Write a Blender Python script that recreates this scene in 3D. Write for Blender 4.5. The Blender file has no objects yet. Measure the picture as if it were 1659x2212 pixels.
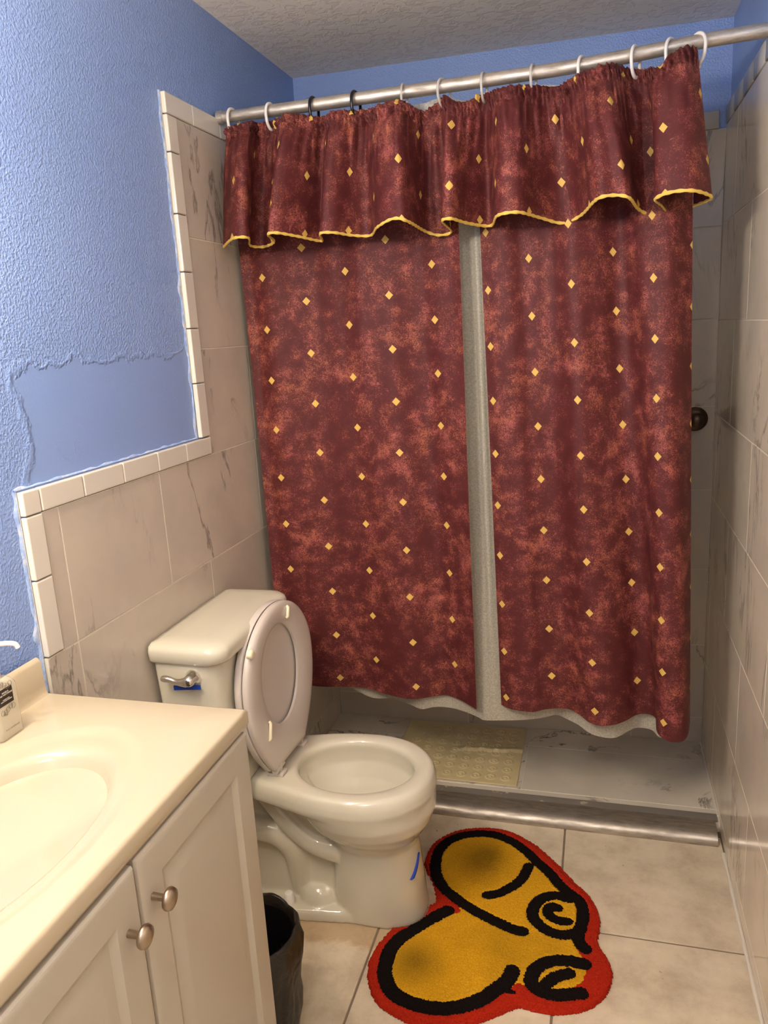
import bpy, bmesh, math, random
from mathutils import Vector, Matrix, noise
random.seed(7)
SC = bpy.context.scene
COL = SC.collection
PI = math.pi

# ------------------------------------------------------------------ materials
def new_mat(name):
    m = bpy.data.materials.new(name); m.use_nodes = True
    nt = m.node_tree
    b = nt.nodes['Principled BSDF']
    return m, nt, b
def N(nt, typ, **kw):
    n = nt.nodes.new(typ)
    for k, v in kw.items():
        if k in n.inputs.keys(): n.inputs[k].default_value = v
        else: setattr(n, k, v)
    return n
def L(nt, a, b): nt.links.new(a, b)
def rgb(r, g, b):
    f = lambda c: (c/255/12.92) if c/255 <= .04045 else ((c/255+.055)/1.055)**2.4
    return (f(r), f(g), f(b), 1)
def plain(name, col, rough=.5, metal=0, spec=.5, coat=0, bump=0, bscale=200):
    m, nt, b = new_mat(name)
    b.inputs['Base Color'].default_value = col
    b.inputs['Roughness'].default_value = rough
    b.inputs['Metallic'].default_value = metal
    b.inputs['Specular IOR Level'].default_value = spec
    b.inputs['Coat Weight'].default_value = coat
    tc = N(nt, 'ShaderNodeTexCoord')
    no = N(nt, 'ShaderNodeTexNoise', Scale=bscale, Detail=4)
    L(nt, tc.outputs['Object'], no.inputs['Vector'])
    bp = N(nt, 'ShaderNodeBump', Strength=bump if bump else .02, Distance=.001)
    L(nt, no.outputs['Fac'], bp.inputs['Height']); L(nt, bp.outputs['Normal'], b.inputs['Normal'])
    return m
def ramp(nt, fac, stops):
    r = N(nt, 'ShaderNodeValToRGB')
    els = r.color_ramp.elements
    while len(els) < len(stops): els.new(.5)
    for e, (p, c) in zip(els, stops):
        e.position = p; e.color = c if len(c) == 4 else (*c, 1)
    L(nt, fac, r.inputs['Fac'])
    return r
def mth(nt, op, a, b=None, c=None):
    n = nt.nodes.new('ShaderNodeMath'); n.operation = op
    for i, v in enumerate((a, b, c)):
        if v is None: continue
        if isinstance(v, (int, float)): n.inputs[i].default_value = v
        else: L(nt, v, n.inputs[i])
    return n.outputs[0]
def mixc(nt, fac, a, b):
    n = nt.nodes.new('ShaderNodeMix'); n.data_type = 'RGBA'
    if isinstance(fac, (int, float)): n.inputs[0].default_value = fac
    else: L(nt, fac, n.inputs[0])
    for i, v in ((6, a), (7, b)):
        if isinstance(v, tuple): n.inputs[i].default_value = v
        else: L(nt, v, n.inputs[i])
    return n.outputs[2]

def mat_marble(name, base, vein, rough=.22, vein_amt=.75, scale=1.0):
    m, nt, b = new_mat(name)
    tc = N(nt, 'ShaderNodeTexCoord'); geo = N(nt, 'ShaderNodeNewGeometry')
    sh = N(nt, 'ShaderNodeVectorMath', operation='SCALE'); 
    cx = N(nt, 'ShaderNodeCombineXYZ')
    L(nt, geo.outputs['Random Per Island'], cx.inputs[0]); L(nt, geo.outputs['Random Per Island'], cx.inputs[1]); L(nt, geo.outputs['Random Per Island'], cx.inputs[2])
    L(nt, cx.outputs[0], sh.inputs[0]); sh.inputs['Scale'].default_value = 37
    ad = N(nt, 'ShaderNodeVectorMath', operation='ADD')
    L(nt, tc.outputs['Object'], ad.inputs[0]); L(nt, sh.outputs[0], ad.inputs[1])
    mp = N(nt, 'ShaderNodeMapping'); mp.inputs['Rotation'].default_value = (.6, .5, .5); mp.inputs['Scale'].default_value = (2.2*scale, 2.2*scale, .8*scale)
    L(nt, ad.outputs[0], mp.inputs[0])
    n1 = N(nt, 'ShaderNodeTexNoise', Scale=1.7, Detail=8, Roughness=.62, Distortion=.7); L(nt, mp.outputs[0], n1.inputs['Vector'])
    v = mth(nt, 'ABSOLUTE', mth(nt, 'SUBTRACT', n1.outputs['Fac'], .5))
    line = ramp(nt, v, [(0, (1, 1, 1)), (.006, (.6, .6, .6)), (.02, (.0, .0, .0))]).outputs[0]
    n2 = N(nt, 'ShaderNodeTexNoise', Scale=2.6*scale, Detail=3); L(nt, ad.outputs[0], n2.inputs['Vector'])
    mask = ramp(nt, n2.outputs['Fac'], [(.50, (0, 0, 0)), (.62, (1, 1, 1))]).outputs[0]
    n3 = N(nt, 'ShaderNodeTexNoise', Scale=5*scale, Detail=5, Roughness=.6); L(nt, ad.outputs[0], n3.inputs['Vector'])
    cloud = ramp(nt, n3.outputs['Fac'], [(.35, (.90, .90, .90)), (.65, (1.04, 1.03, 1.02))]).outputs[0]
    mu = nt.nodes.new('ShaderNodeMix'); mu.data_type = 'RGBA'; mu.blend_type = 'MULTIPLY'; mu.inputs[0].default_value = 1
    mu.inputs[6].default_value = base; L(nt, cloud, mu.inputs[7])
    f = mth(nt, 'MULTIPLY', mth(nt, 'MULTIPLY', line, mask), vein_amt)
    c = mixc(nt, f, mu.outputs[2], vein)
    L(nt, c, b.inputs['Base Color'])
    b.inputs['Roughness'].default_value = rough
    b.inputs['Specular IOR Level'].default_value = .5
    bp = N(nt, 'ShaderNodeBump', Strength=.05, Distance=.001); L(nt, n3.outputs['Fac'], bp.inputs['Height']); L(nt, bp.outputs['Normal'], b.inputs['Normal'])
    return m

M = {}
M['marble'] = mat_marble('grey_marble_tile', rgb(198, 188, 174), rgb(105, 98, 92), .20)
M['marble_gloss'] = mat_marble('polished_marble_tile', rgb(230, 216, 194), rgb(140, 132, 122), .09)
M['marble_floor'] = mat_marble('shower_marble_tile', rgb(220, 210, 190), rgb(60, 58, 56), .25, .9)
M['trim_tile'] = plain('cream_glazed_tile', rgb(216, 210, 198), .15, bump=.03, bscale=60)
M['trim_grey'] = plain('grey_glazed_tile', rgb(190, 186, 178), .2, bump=.03, bscale=60)
M['grout'] = plain('white_grout', rgb(225, 216, 196), .8, bump=.3, bscale=300)
M['grout_floor'] = plain('brown_grout', rgb(128, 110, 92), .85, bump=.3, bscale=300)
M['porcelain'] = plain('white_porcelain', rgb(206, 200, 180), .09, coat=.3)
M['seat_plastic'] = plain('toilet_seat_plastic', rgb(204, 194, 184), .25)
M['rubber_white'] = plain('cream_rubber', rgb(240, 232, 200), .4)
M['counter'] = plain('cultured_marble_top', rgb(190, 176, 150), .14, coat=.2)
M['cab_white'] = plain('white_thermofoil', rgb(182, 173, 156), .32, bump=.05, bscale=120)
M['cab_dark'] = plain('cabinet_inside', rgb(90, 80, 70), .7)
M['nickel'] = plain('brushed_nickel', rgb(176, 160, 140), .3, metal=1)
M['chrome'] = plain('chrome', rgb(225, 222, 218), .06, metal=1)
M['bronze'] = plain('dark_bronze', rgb(84, 70, 58), .35, metal=.8)
M['plastic_white'] = plain('white_plastic', rgb(236, 232, 226), .3)
M['plastic_black'] = plain('black_plastic', rgb(22, 18, 22), .25)
M['tape'] = plain('blue_tape', rgb(8, 62, 165), .5)
M['piping'] = plain('yellow_piping', rgb(226, 192, 92), .8, bump=.4, bscale=500)
M['mat_vinyl'] = plain('beige_vinyl', rgb(216, 198, 150), .45, bump=.1, bscale=150)
M['door_paint'] = plain('painted_door', rgb(225, 220, 210), .4)
M['label_black'] = plain('black_label', rgb(42, 30, 22), .4)
M['label_print'] = plain('white_print', rgb(232, 226, 214), .5)
M['print_grey'] = plain('grey_print', rgb(120, 112, 96), .5)
def mat_caulk():
    m, nt, b = new_mat('smeared_blue_caulk')
    tc = N(nt, 'ShaderNodeTexCoord'); n1 = N(nt, 'ShaderNodeTexNoise', Scale=45, Detail=5, Roughness=.7); L(nt, tc.outputs['Object'], n1.inputs['Vector'])
    L(nt, ramp(nt, n1.outputs['Fac'], [(.38, rgb(140, 166, 218)), (.5, rgb(160, 186, 232)), (.62, rgb(196, 204, 220))]).outputs[0], b.inputs['Base Color'])
    b.inputs['Roughness'].default_value = .5
    bp = N(nt, 'ShaderNodeBump', Strength=.8, Distance=.002); L(nt, n1.outputs['Fac'], bp.inputs['Height']); L(nt, bp.outputs['Normal'], b.inputs['Normal'])
    return m
M['caulk'] = mat_caulk()
M['adhesive'] = plain('white_caulk', rgb(222, 214, 196), .6, bump=.5, bscale=90)

# clear-ish plastic
def mat_clear(name, col, rough=.08, alpha=.45, trans=.0):
    m, nt, b = new_mat(name)
    b.inputs['Base Color'].default_value = col; b.inputs['Roughness'].default_value = rough
    b.inputs['Transmission Weight'].default_value = trans
    b.inputs['Alpha'].default_value = alpha
    return m
M['ring_clear'] = mat_clear('clear_plastic_ring', rgb(215, 212, 205), .1, .6)
M['bottle'] = mat_clear('clear_bottle_plastic', rgb(214, 206, 186), .06, .42)
M['liquid'] = mat_clear('clear_soap', rgb(240, 228, 200), .1, .35)

def mat_liner():
    m, nt, b = new_mat('frosted_liner')
    out = nt.nodes['Material Output']
    b.inputs['Base Color'].default_value = rgb(214, 208, 188); b.inputs['Roughness'].default_value = .38
    tr = N(nt, 'ShaderNodeBsdfTranslucent'); tr.inputs['Color'].default_value = rgb(205, 200, 182)
    tp = N(nt, 'ShaderNodeBsdfTransparent')
    m1 = N(nt, 'ShaderNodeMixShader'); m1.inputs[0].default_value = .35
    L(nt, b.outputs[0], m1.inputs[1]); L(nt, tr.outputs[0], m1.inputs[2])
    m2 = N(nt, 'ShaderNodeMixShader')
    tc = N(nt, 'ShaderNodeTexCoord'); no = N(nt, 'ShaderNodeTexNoise', Scale=220, Detail=3)
    L(nt, tc.outputs['Object'], no.inputs['Vector'])
    r = ramp(nt, no.outputs['Fac'], [(.35, (.05, .05, .05)), (.65, (.3, .3, .3))])
    L(nt, r.outputs[0], m2.inputs[0])
    L(nt, m1.outputs[0], m2.inputs[1]); L(nt, tp.outputs[0], m2.inputs[2])
    L(nt, m2.outputs[0], out.inputs['Surface'])
    return m
M['liner'] = mat_liner()

def mat_blue():
    m, nt, b = new_mat('blue_wall_paint')
    tc = N(nt, 'ShaderNodeTexCoord')
    o = tc.outputs['Object']
    sep = N(nt, 'ShaderNodeSeparateXYZ'); L(nt, o, sep.inputs[0])
    n1 = N(nt, 'ShaderNodeTexNoise', Scale=185, Detail=2.5, Roughness=.5); L(nt, o, n1.inputs['Vector'])
    bumps = ramp(nt, n1.outputs['Fac'], [(.40, (0, 0, 0)), (.66, (1, 1, 1))]).outputs[0]
    # smooth plastered patch above the low tile, its edge broken up
    nw = N(nt, 'ShaderNodeTexNoise', Scale=9, Detail=5, Roughness=.65); L(nt, o, nw.inputs['Vector'])
    w = mth(nt, 'MULTIPLY', mth(nt, 'SUBTRACT', nw.outputs['Fac'], .5), .10)
    zz = mth(nt, 'ADD', sep.outputs[2], w); yy = mth(nt, 'ADD', sep.outputs[1], w)
    def sm(v, lo, hi):
        n = N(nt, 'ShaderNodeMapRange', interpolation_type='SMOOTHSTEP'); n.inputs['From Min'].default_value = lo; n.inputs['From Max'].default_value = hi
        L(nt, v, n.inputs['Value']); return n.outputs[0]
    inz = mth(nt, 'SUBTRACT', 1.0, sm(zz, 1.515, 1.530))
    iny = sm(yy, -.93, -.90)
    low = mth(nt, 'MULTIPLY', inz, iny)
    smooth_corner = mth(nt, 'SUBTRACT', 1.0, mth(nt, 'MULTIPLY', low, .93))
    hgt = mth(nt, 'MULTIPLY', bumps, smooth_corner)
    # ridges on the patch edge and scattered knife marks
    edge = mth(nt, 'MULTIPLY', mth(nt, 'MULTIPLY', low, mth(nt, 'SUBTRACT', 1.0, low)), 7.0)
    n5 = N(nt, 'ShaderNodeTexNoise', Scale=7, Detail=6, Roughness=.7, Distortion=1.2); L(nt, o, n5.inputs['Vector'])
    rid = ramp(nt, mth(nt, 'ABSOLUTE', mth(nt, 'SUBTRACT', n5.outputs['Fac'], .5)), [(0, (1, 1, 1)), (.012, (0, 0, 0))]).outputs[0]
    n6 = N(nt, 'ShaderNodeTexNoise', Scale=5, Detail=2); L(nt, o, n6.inputs['Vector'])
    rm = ramp(nt, n6.outputs['Fac'], [(.55, (0, 0, 0)), (.63, (1, 1, 1))]).outputs[0]
    knife = mth(nt, 'MULTIPLY', mth(nt, 'MULTIPLY', rid, rm), mth(nt, 'MULTIPLY', low, .8))
    h = mth(nt, 'ADD', mth(nt, 'ADD', hgt, edge), knife)
    n4 = N(nt, 'ShaderNodeTexNoise', Scale=2.5, Detail=2); L(nt, o, n4.inputs['Vector'])
    h2 = mth(nt, 'ADD', h, mth(nt, 'MULTIPLY', n4.outputs['Fac'], .8))
    bp = N(nt, 'ShaderNodeBump', Strength=.62, Distance=.0017); L(nt, h2, bp.inputs['Height']); L(nt, bp.outputs['Normal'], b.inputs['Normal'])
    c = mixc(nt, ramp(nt, n4.outputs['Fac'], [(.3, (0, 0, 0)), (.7, (1, 1, 1))]).outputs[0], rgb(132, 160, 216), rgb(139, 166, 220))
    L(nt, c, b.inputs['Base Color']); b.inputs['Roughness'].default_value = .34
    b.inputs['Specular IOR Level'].default_value = .5
    return m
M['blue'] = mat_blue()

def mat_ceiling():
    m, nt, b = new_mat('knockdown_ceiling')
    tc = N(nt, 'ShaderNodeTexCoord'); n1 = N(nt, 'ShaderNodeTexNoise', Scale=34, Detail=4, Roughness=.55, Distortion=.8); L(nt, tc.outputs['Object'], n1.inputs['Vector'])
    r = ramp(nt, n1.outputs['Fac'], [(.42, (0, 0, 0)), (.52, (1, 1, 1))]).outputs[0]
    bp = N(nt, 'ShaderNodeBump', Strength=.35, Distance=.003); L(nt, r, bp.inputs['Height']); L(nt, bp.outputs['Normal'], b.inputs['Normal'])
    c = mixc(nt, r, rgb(226, 221, 214), rgb(236, 231, 224)); L(nt, c, b.inputs['Base Color'])
    b.inputs['Roughness'].default_value = .8
    return m
M['ceiling'] = mat_ceiling()

def mat_floor_tile():
    m, nt, b = new_mat('beige_floor_tile')
    tc = N(nt, 'ShaderNodeTexCoord'); geo = N(nt, 'ShaderNodeNewGeometry')
    cx = N(nt, 'ShaderNodeCombineXYZ'); L(nt, geo.outputs['Random Per Island'], cx.inputs[0]); L(nt, geo.outputs['Random Per Island'], cx.inputs[1])
    sc = N(nt, 'ShaderNodeVectorMath', operation='SCALE'); L(nt, cx.outputs[0], sc.inputs[0]); sc.inputs['Scale'].default_value = 23
    ad = N(nt, 'ShaderNodeVectorMath', operation='ADD'); L(nt, tc.outputs['Object'], ad.inputs[0]); L(nt, sc.outputs[0], ad.inputs[1])
    n1 = N(nt, 'ShaderNodeTexNoise', Scale=9, Detail=9, Roughness=.68); L(nt, ad.outputs[0], n1.inputs['Vector'])
    r = ramp(nt, n1.outputs['Fac'], [(.32, rgb(186, 168, 142)), (.52, rgb(212, 196, 168)), (.7, rgb(224, 208, 180))]).outputs[0]
    n2 = N(nt, 'ShaderNodeTexNoise', Scale=55, Detail=2); L(nt, ad.outputs[0], n2.inputs['Vector'])
    sp = ramp(nt, n2.outputs['Fac'], [(.735, (0, 0, 0)), (.76, (1, 1, 1))]).outputs[0]
    c = mixc(nt, mth(nt, 'MULTIPLY', sp, .7), r, rgb(100, 74, 48))
    # yellowed dirt round the toilet foot
    pos = N(nt, 'ShaderNodeSeparateXYZ'); L(nt, tc.outputs['Object'], pos.inputs[0])
    dx = mth(nt, 'DIVIDE', mth(nt, 'SUBTRACT', pos.outputs[0], .36), .30); dy = mth(nt, 'DIVIDE', mth(nt, 'SUBTRACT', pos.outputs[1], -.40), .135)
    d = mth(nt, 'ADD', mth(nt, 'POWER', mth(nt, 'ABSOLUTE', dx), 4.0), mth(nt, 'POWER', mth(nt, 'ABSOLUTE', dy), 4.0))
    dm = mth(nt, 'ADD', d, mth(nt, 'MULTIPLY', mth(nt, 'SUBTRACT', n1.outputs['Fac'], .5), 2.4))
    dr = ramp(nt, dm, [(.5, (1, 1, 1)), (1.0, (0, 0, 0))]).outputs[0]
    c2 = mixc(nt, mth(nt, 'MULTIPLY', dr, .5), c, rgb(160, 120, 66))
    L(nt, c2, b.inputs['Base Color'])
    b.inputs['Roughness'].default_value = .42
    bp = N(nt, 'ShaderNodeBump', Strength=.15, Distance=.002); L(nt, n1.outputs['Fac'], bp.inputs['Height']); L(nt, bp.outputs['Normal'], b.inputs['Normal'])
    return m
M['floor_tile'] = mat_floor_tile()

def mat_metal_worn(name, base, dark, rough):
    m, nt, b = new_mat(name)
    tc = N(nt, 'ShaderNodeTexCoord'); mp = N(nt, 'ShaderNodeMapping'); mp.inputs['Scale'].default_value = (2.5, 14, 14); L(nt, tc.outputs['Object'], mp.inputs[0])
    n1 = N(nt, 'ShaderNodeTexNoise', Scale=6, Detail=8, Roughness=.7); L(nt, mp.outputs[0], n1.inputs['Vector'])
    L(nt, ramp(nt, n1.outputs['Fac'], [(.3, dark), (.6, base)]).outputs[0], b.inputs['Base Color'])
    r = ramp(nt, n1.outputs['Fac'], [(.3, (rough+.25,)*3), (.7, (rough,)*3)]).outputs[0]
    L(nt, r, b.inputs['Roughness']); b.inputs['Metallic'].default_value = .85
    bp = N(nt, 'ShaderNodeBump', Strength=.15, Distance=.001); L(nt, n1.outputs['Fac'], bp.inputs['Height']); L(nt, bp.outputs['Normal'], b.inputs['Normal'])
    return m
M['steel_rod'] = mat_metal_worn('galvanised_steel', rgb(214, 208, 198), rgb(160, 152, 142), .38)
M['threshold_metal'] = mat_metal_worn('worn_aluminium', rgb(196, 186, 170), rgb(150, 140, 126), .34)
def mat_strip():
    m, nt, b = new_mat('grey_adhesive_strip')
    tc = N(nt, 'ShaderNodeTexCoord'); n1 = N(nt, 'ShaderNodeTexNoise', Scale=11, Detail=8, Roughness=.7); L(nt, tc.outputs['Object'], n1.inputs['Vector'])
    L(nt, ramp(nt, n1.outputs['Fac'], [(.60, rgb(128, 120, 110)), (.66, rgb(205, 190, 160))]).outputs[0], b.inputs['Base Color'])
    b.inputs['Roughness'].default_value = .5
    return m
M['strip'] = mat_strip()

def mat_fabric(u0, row_shift=0.0, P=.262, name='burgundy_fabric', pat=True):
    m, nt, b = new_mat(name)
    uv = N(nt, 'ShaderNodeUVMap'); uv.uv_map = 'UVMap'
    sep = N(nt, 'ShaderNodeSeparateXYZ'); L(nt, uv.outputs[0], sep.inputs[0])
    u = mth(nt, 'SUBTRACT', sep.outputs[0], u0); v = mth(nt, 'SUBTRACT', sep.outputs[1], 1.640+row_shift)
    na = N(nt, 'ShaderNodeTexNoise', Scale=185, Detail=6, Roughness=.8, Distortion=1.8); L(nt, uv.outputs[0], na.inputs['Vector'])
    nb = N(nt, 'ShaderNodeTexNoise', Scale=22, Detail=4, Roughness=.6); L(nt, uv.outputs[0], nb.inputs['Vector'])
    nc = N(nt, 'ShaderNodeTexNoise', Scale=6, Detail=2); L(nt, uv.outputs[0], nc.inputs['Vector'])
    s = mth(nt, 'ADD', na.outputs['Fac'], mth(nt, 'ADD', mth(nt, 'MULTIPLY', mth(nt, 'SUBTRACT', nb.outputs['Fac'], .5), .46), mth(nt, 'MULTIPLY', mth(nt, 'SUBTRACT', nc.outputs['Fac'], .5), .3)))
    spots = ramp(nt, s, [(.53, (0, 0, 0)), (.585, (.5, .5, .5)), (.70, (1, 1, 1))]).outputs[0]
    nh = N(nt, 'ShaderNodeTexNoise', Scale=14, Detail=2); L(nt, uv.outputs[0], nh.inputs['Vector'])
    sc = mixc(nt, ramp(nt, nh.outputs['Fac'], [(.4, (0, 0, 0)), (.6, (1, 1, 1))]).outputs[0], rgb(176, 96, 88), rgb(180, 104, 80))
    dk = mixc(nt, nb.outputs['Fac'], rgb(72, 25, 27), rgb(97, 40, 40))
    c = mixc(nt, spots, dk, sc)
    # gold diamonds on a staggered lattice
    Q, H = .146, .0118
    def dia(uo, vo):
        a = mth(nt, 'ABSOLUTE', mth(nt, 'SUBTRACT', mth(nt, 'FRACT', mth(nt, 'ADD', mth(nt, 'DIVIDE', mth(nt, 'SUBTRACT', u, uo), P), 100.5)), .5))
        q = mth(nt, 'ABSOLUTE', mth(nt, 'SUBTRACT', mth(nt, 'FRACT', mth(nt, 'ADD', mth(nt, 'DIVIDE', mth(nt, 'SUBTRACT', v, vo), Q), 100.5)), .5))
        d = mth(nt, 'ADD', mth(nt, 'MULTIPLY', a, P), mth(nt, 'MULTIPLY', q, Q))
        return mth(nt, 'LESS_THAN', d, H)
    g = mth(nt, 'MAXIMUM', dia(0, 0), dia(P/2, Q/2))
    if pat: c = mixc(nt, g, c, rgb(216, 178, 92))
    L(nt, c, b.inputs['Base Color'])
    b.inputs['Roughness'].default_value = .62
    b.inputs['Sheen Weight'].default_value = .0
    b.inputs['Specular IOR Level'].default_value = .3
    bp = N(nt, 'ShaderNodeBump', Strength=.25, Distance=.0015); L(nt, nb.outputs['Fac'], bp.inputs['Height']); L(nt, bp.outputs['Normal'], b.inputs['Normal'])
    return m

def mat_pile(name, c1, c2, c3=None):
    m, nt, b = new_mat(name)
    tc = N(nt, 'ShaderNodeTexCoord'); n1 = N(nt, 'ShaderNodeTexNoise', Scale=260, Detail=3, Roughness=.7); L(nt, tc.outputs['Object'], n1.inputs['Vector'])
    c = ramp(nt, n1.outputs['Fac'], [(.3, c1), (.7, c2)]).outputs[0]
    if c3:
        n2 = N(nt, 'ShaderNodeTexNoise', Scale=4.5, Detail=2); L(nt, tc.outputs['Object'], n2.inputs['Vector'])
        c = mixc(nt, ramp(nt, n2.outputs['Fac'], [(.5, (0, 0, 0)), (.68, (.4, .4, .4))]).outputs[0], c, c3)
        # trodden grey patches on the two lobes
        for px, py, rr in ((.69, -.145, .125), (.585, -.555, .085)):
            ds = N(nt, 'ShaderNodeVectorMath', operation='DISTANCE'); ds.inputs[1].default_value = (px-.76, py+.36, .012); L(nt, tc.outputs['Object'], ds.inputs[0])
            dd = mth(nt, 'ADD', mth(nt, 'DIVIDE', ds.outputs['Value'], rr), mth(nt, 'MULTIPLY', mth(nt, 'SUBTRACT', n2.outputs['Fac'], .5), 1.2))
            c = mixc(nt, ramp(nt, dd, [(.15, (.62, .62, .62)), (1.0, (0, 0, 0))]).outputs[0], c, rgb(84, 66, 16))
    L(nt, c, b.inputs['Base Color']); b.inputs['Roughness'].default_value = .95; b.inputs['Specular IOR Level'].default_value = .1
    bp = N(nt, 'ShaderNodeBump', Strength=.8, Distance=.003); L(nt, n1.outputs['Fac'], bp.inputs['Height']); L(nt, bp.outputs['Normal'], b.inputs['Normal'])
    return m
M['pile_red'] = mat_pile('red_pile', rgb(146, 26, 12), rgb(188, 46, 20))
M['pile_black'] = mat_pile('black_pile', rgb(8, 5, 5), rgb(26, 18, 16))
M['pile_yellow'] = mat_pile('yellow_pile', rgb(190, 134, 18), rgb(228, 172, 36), rgb(136, 104, 18))
def mat_bag():
    m, nt, b = new_mat('black_bin_bag')
    b.inputs['Base Color'].default_value = rgb(36, 30, 22); b.inputs['Roughness'].default_value = .38
    tc = N(nt, 'ShaderNodeTexCoord'); n1 = N(nt, 'ShaderNodeTexNoise', Scale=16, Detail=5, Roughness=.6, Distortion=1.0); L(nt, tc.outputs['Object'], n1.inputs['Vector'])
    bp = N(nt, 'ShaderNodeBump', Strength=.6, Distance=.012); L(nt, n1.outputs['Fac'], bp.inputs['Height']); L(nt, bp.outputs['Normal'], b.inputs['Normal'])
    return m
M['bag'] = mat_bag()
def mat_emit(name, col, st):
    m, nt, b = new_mat(name)
    b.inputs['Emission Color'].default_value = col; b.inputs['Emission Strength'].default_value = st
    b.inputs['Base Color'].default_value = (1, 1, 1, 1)
    return m

# ------------------------------------------------------------------ mesh tools
def shade(o, ang=40):
    me = o.data
    for p in me.polygons: p.use_smooth = True
    if ang < 180:
        bm = bmesh.new(); bm.from_mesh(me)
        for e in bm.edges:
            if len(e.link_faces) == 2 and e.calc_face_angle(0) > math.radians(ang): e.smooth = False
        bm.to_mesh(me); bm.free()
def obj(name, bm, mat, parent=None, sm=40, fixn=True):
    if fixn: bmesh.ops.recalc_face_normals(bm, faces=bm.faces)
    me = bpy.data.meshes.new(name); bm.to_mesh(me); bm.free()
    o = bpy.data.objects.new(name, me); COL.objects.link(o)
    if mat is not None: me.materials.append(mat if not isinstance(mat, str) else M[mat])
    if sm: shade(o, sm)
    if parent is not None:
        o.parent = parent
        off = Matrix.Translation(root_loc(parent))
        me.transform(off.inverted())
    return o
def root_loc(p):
    v = Vector((0, 0, 0))
    while p is not None: v += p.location; p = p.parent
    return v
def tag(o, label, cat, group=None):
    o['label'] = label; o['category'] = cat
    if group: o['group'] = group
    return o
def thing(name, label, cat, loc, group=None):
    o = bpy.data.objects.new(name, None); COL.objects.link(o); o.location = loc; o.empty_display_size = .05
    return tag(o, label, cat, group)
def struct(o): o['kind'] = 'structure'; return o
def add_box(bm, x0, x1, y0, y1, z0, z1, bev=0, seg=2):
    vs = [bm.verts.new((x, y, z)) for x in (x0, x1) for y in (y0, y1) for z in (z0, z1)]
    idx = [(0, 1, 3, 2), (4, 6, 7, 5), (0, 4, 5, 1), (2, 3, 7, 6), (0, 2, 6, 4), (1, 5, 7, 3)]
    fs = [bm.faces.new([vs[i] for i in f]) for f in idx]
    if bev:
        es = list({e for f in fs for e in f.edges})
        bmesh.ops.bevel(bm, geom=es, offset=bev, segments=seg, affect='EDGES', profile=.5)
def loft(bm, rings, cap0=True, cap1=True, closed=True):
    R = [[bm.verts.new(p) for p in r] for r in rings]
    n = len(R[0])
    for a, b in zip(R, R[1:]):
        for i in range(n if closed else n-1):
            j = (i+1) % n
            bm.faces.new((a[i], a[j], b[j], b[i]))
    if cap0: bm.faces.new(R[0][::-1])
    if cap1: bm.faces.new(R[-1])
    return R
def sring(cx, cy, a, b, z, n=2.0, seg=64, nb=None):
    out = []
    for i in range(seg):
        t = 2*PI*i/seg; c, s = math.cos(t), math.sin(t)
        e = n if (c >= 0 or nb is None) else nb
        out.append((cx+a*math.copysign(abs(c)**(2/e), c), cy+b*math.copysign(abs(s)**(2/e), s), z))
    return out
def tube(bm, pts, r, seg=16, cap=True, flat=1.0):
    pts = [Vector(p) for p in pts]
    rad = r if isinstance(r, (list, tuple)) else [r]*len(pts)
    rings = []; up = None
    for i, p in enumerate(pts):
        d = (pts[min(i+1, len(pts)-1)]-pts[max(i-1, 0)]).normalized()
        if up is None:
            up = Vector((0, 0, 1)) if abs(d.z) < .9 else Vector((1, 0, 0))
        s = d.cross(up).normalized(); up = s.cross(d).normalized()
        rings.append([p+s*math.cos(2*PI*k/seg)*rad[i]*flat+up*math.sin(2*PI*k/seg)*rad[i] for k in range(seg)])
    loft(bm, rings, cap, cap)
def catmull(pts, n, closed=False):
    P = [Vector(p) for p in pts]; out = []; m = len(P)
    rng = m if closed else m-1
    for i in range(rng):
        if closed: p0, p1, p2, p3 = P[i-1], P[i], P[(i+1) % m], P[(i+2) % m]
        else: p0, p1, p2, p3 = P[max(i-1, 0)], P[i], P[i+1], P[min(i+2, m-1)]
        for k in range(n):
            t = k/n
            out.append(.5*((2*p1)+(-p0+p2)*t+(2*p0-5*p1+4*p2-p3)*t*t+(-p0+3*p1-3*p2+p3)*t**3))
    if not closed: out.append(P[-1])
    return out
def resample(pts, n):
    L_ = [0]
    for a, b in zip(pts, pts[1:]): L_.append(L_[-1]+(b-a).length)
    out = []; j = 0
    for i in range(n):
        t = L_[-1]*i/(n-1)
        while j < len(L_)-2 and L_[j+1] < t: j += 1
        f = (t-L_[j])/max(L_[j+1]-L_[j], 1e-9); out.append(pts[j].lerp(pts[j+1], min(max(f, 0), 1)))
    return out, L_[-1]
def lathe(bm, prof, c, axis='z', seg=32, cap0=True, cap1=True):
    rings = []
    for r, h in prof:
        ring = []
        for k in range(seg):
            a = 2*PI*k/seg
            if axis == 'z': ring.append((c[0]+r*math.cos(a), c[1]+r*math.sin(a), c[2]+h))
            elif axis == 'x': ring.append((c[0]+h, c[1]+r*math.cos(a), c[2]+r*math.sin(a)))
            else: ring.append((c[0]+r*math.cos(a), c[1]+h, c[2]+r*math.sin(a)))
        rings.append(ring)
    loft(bm, rings, cap0, cap1)

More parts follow.
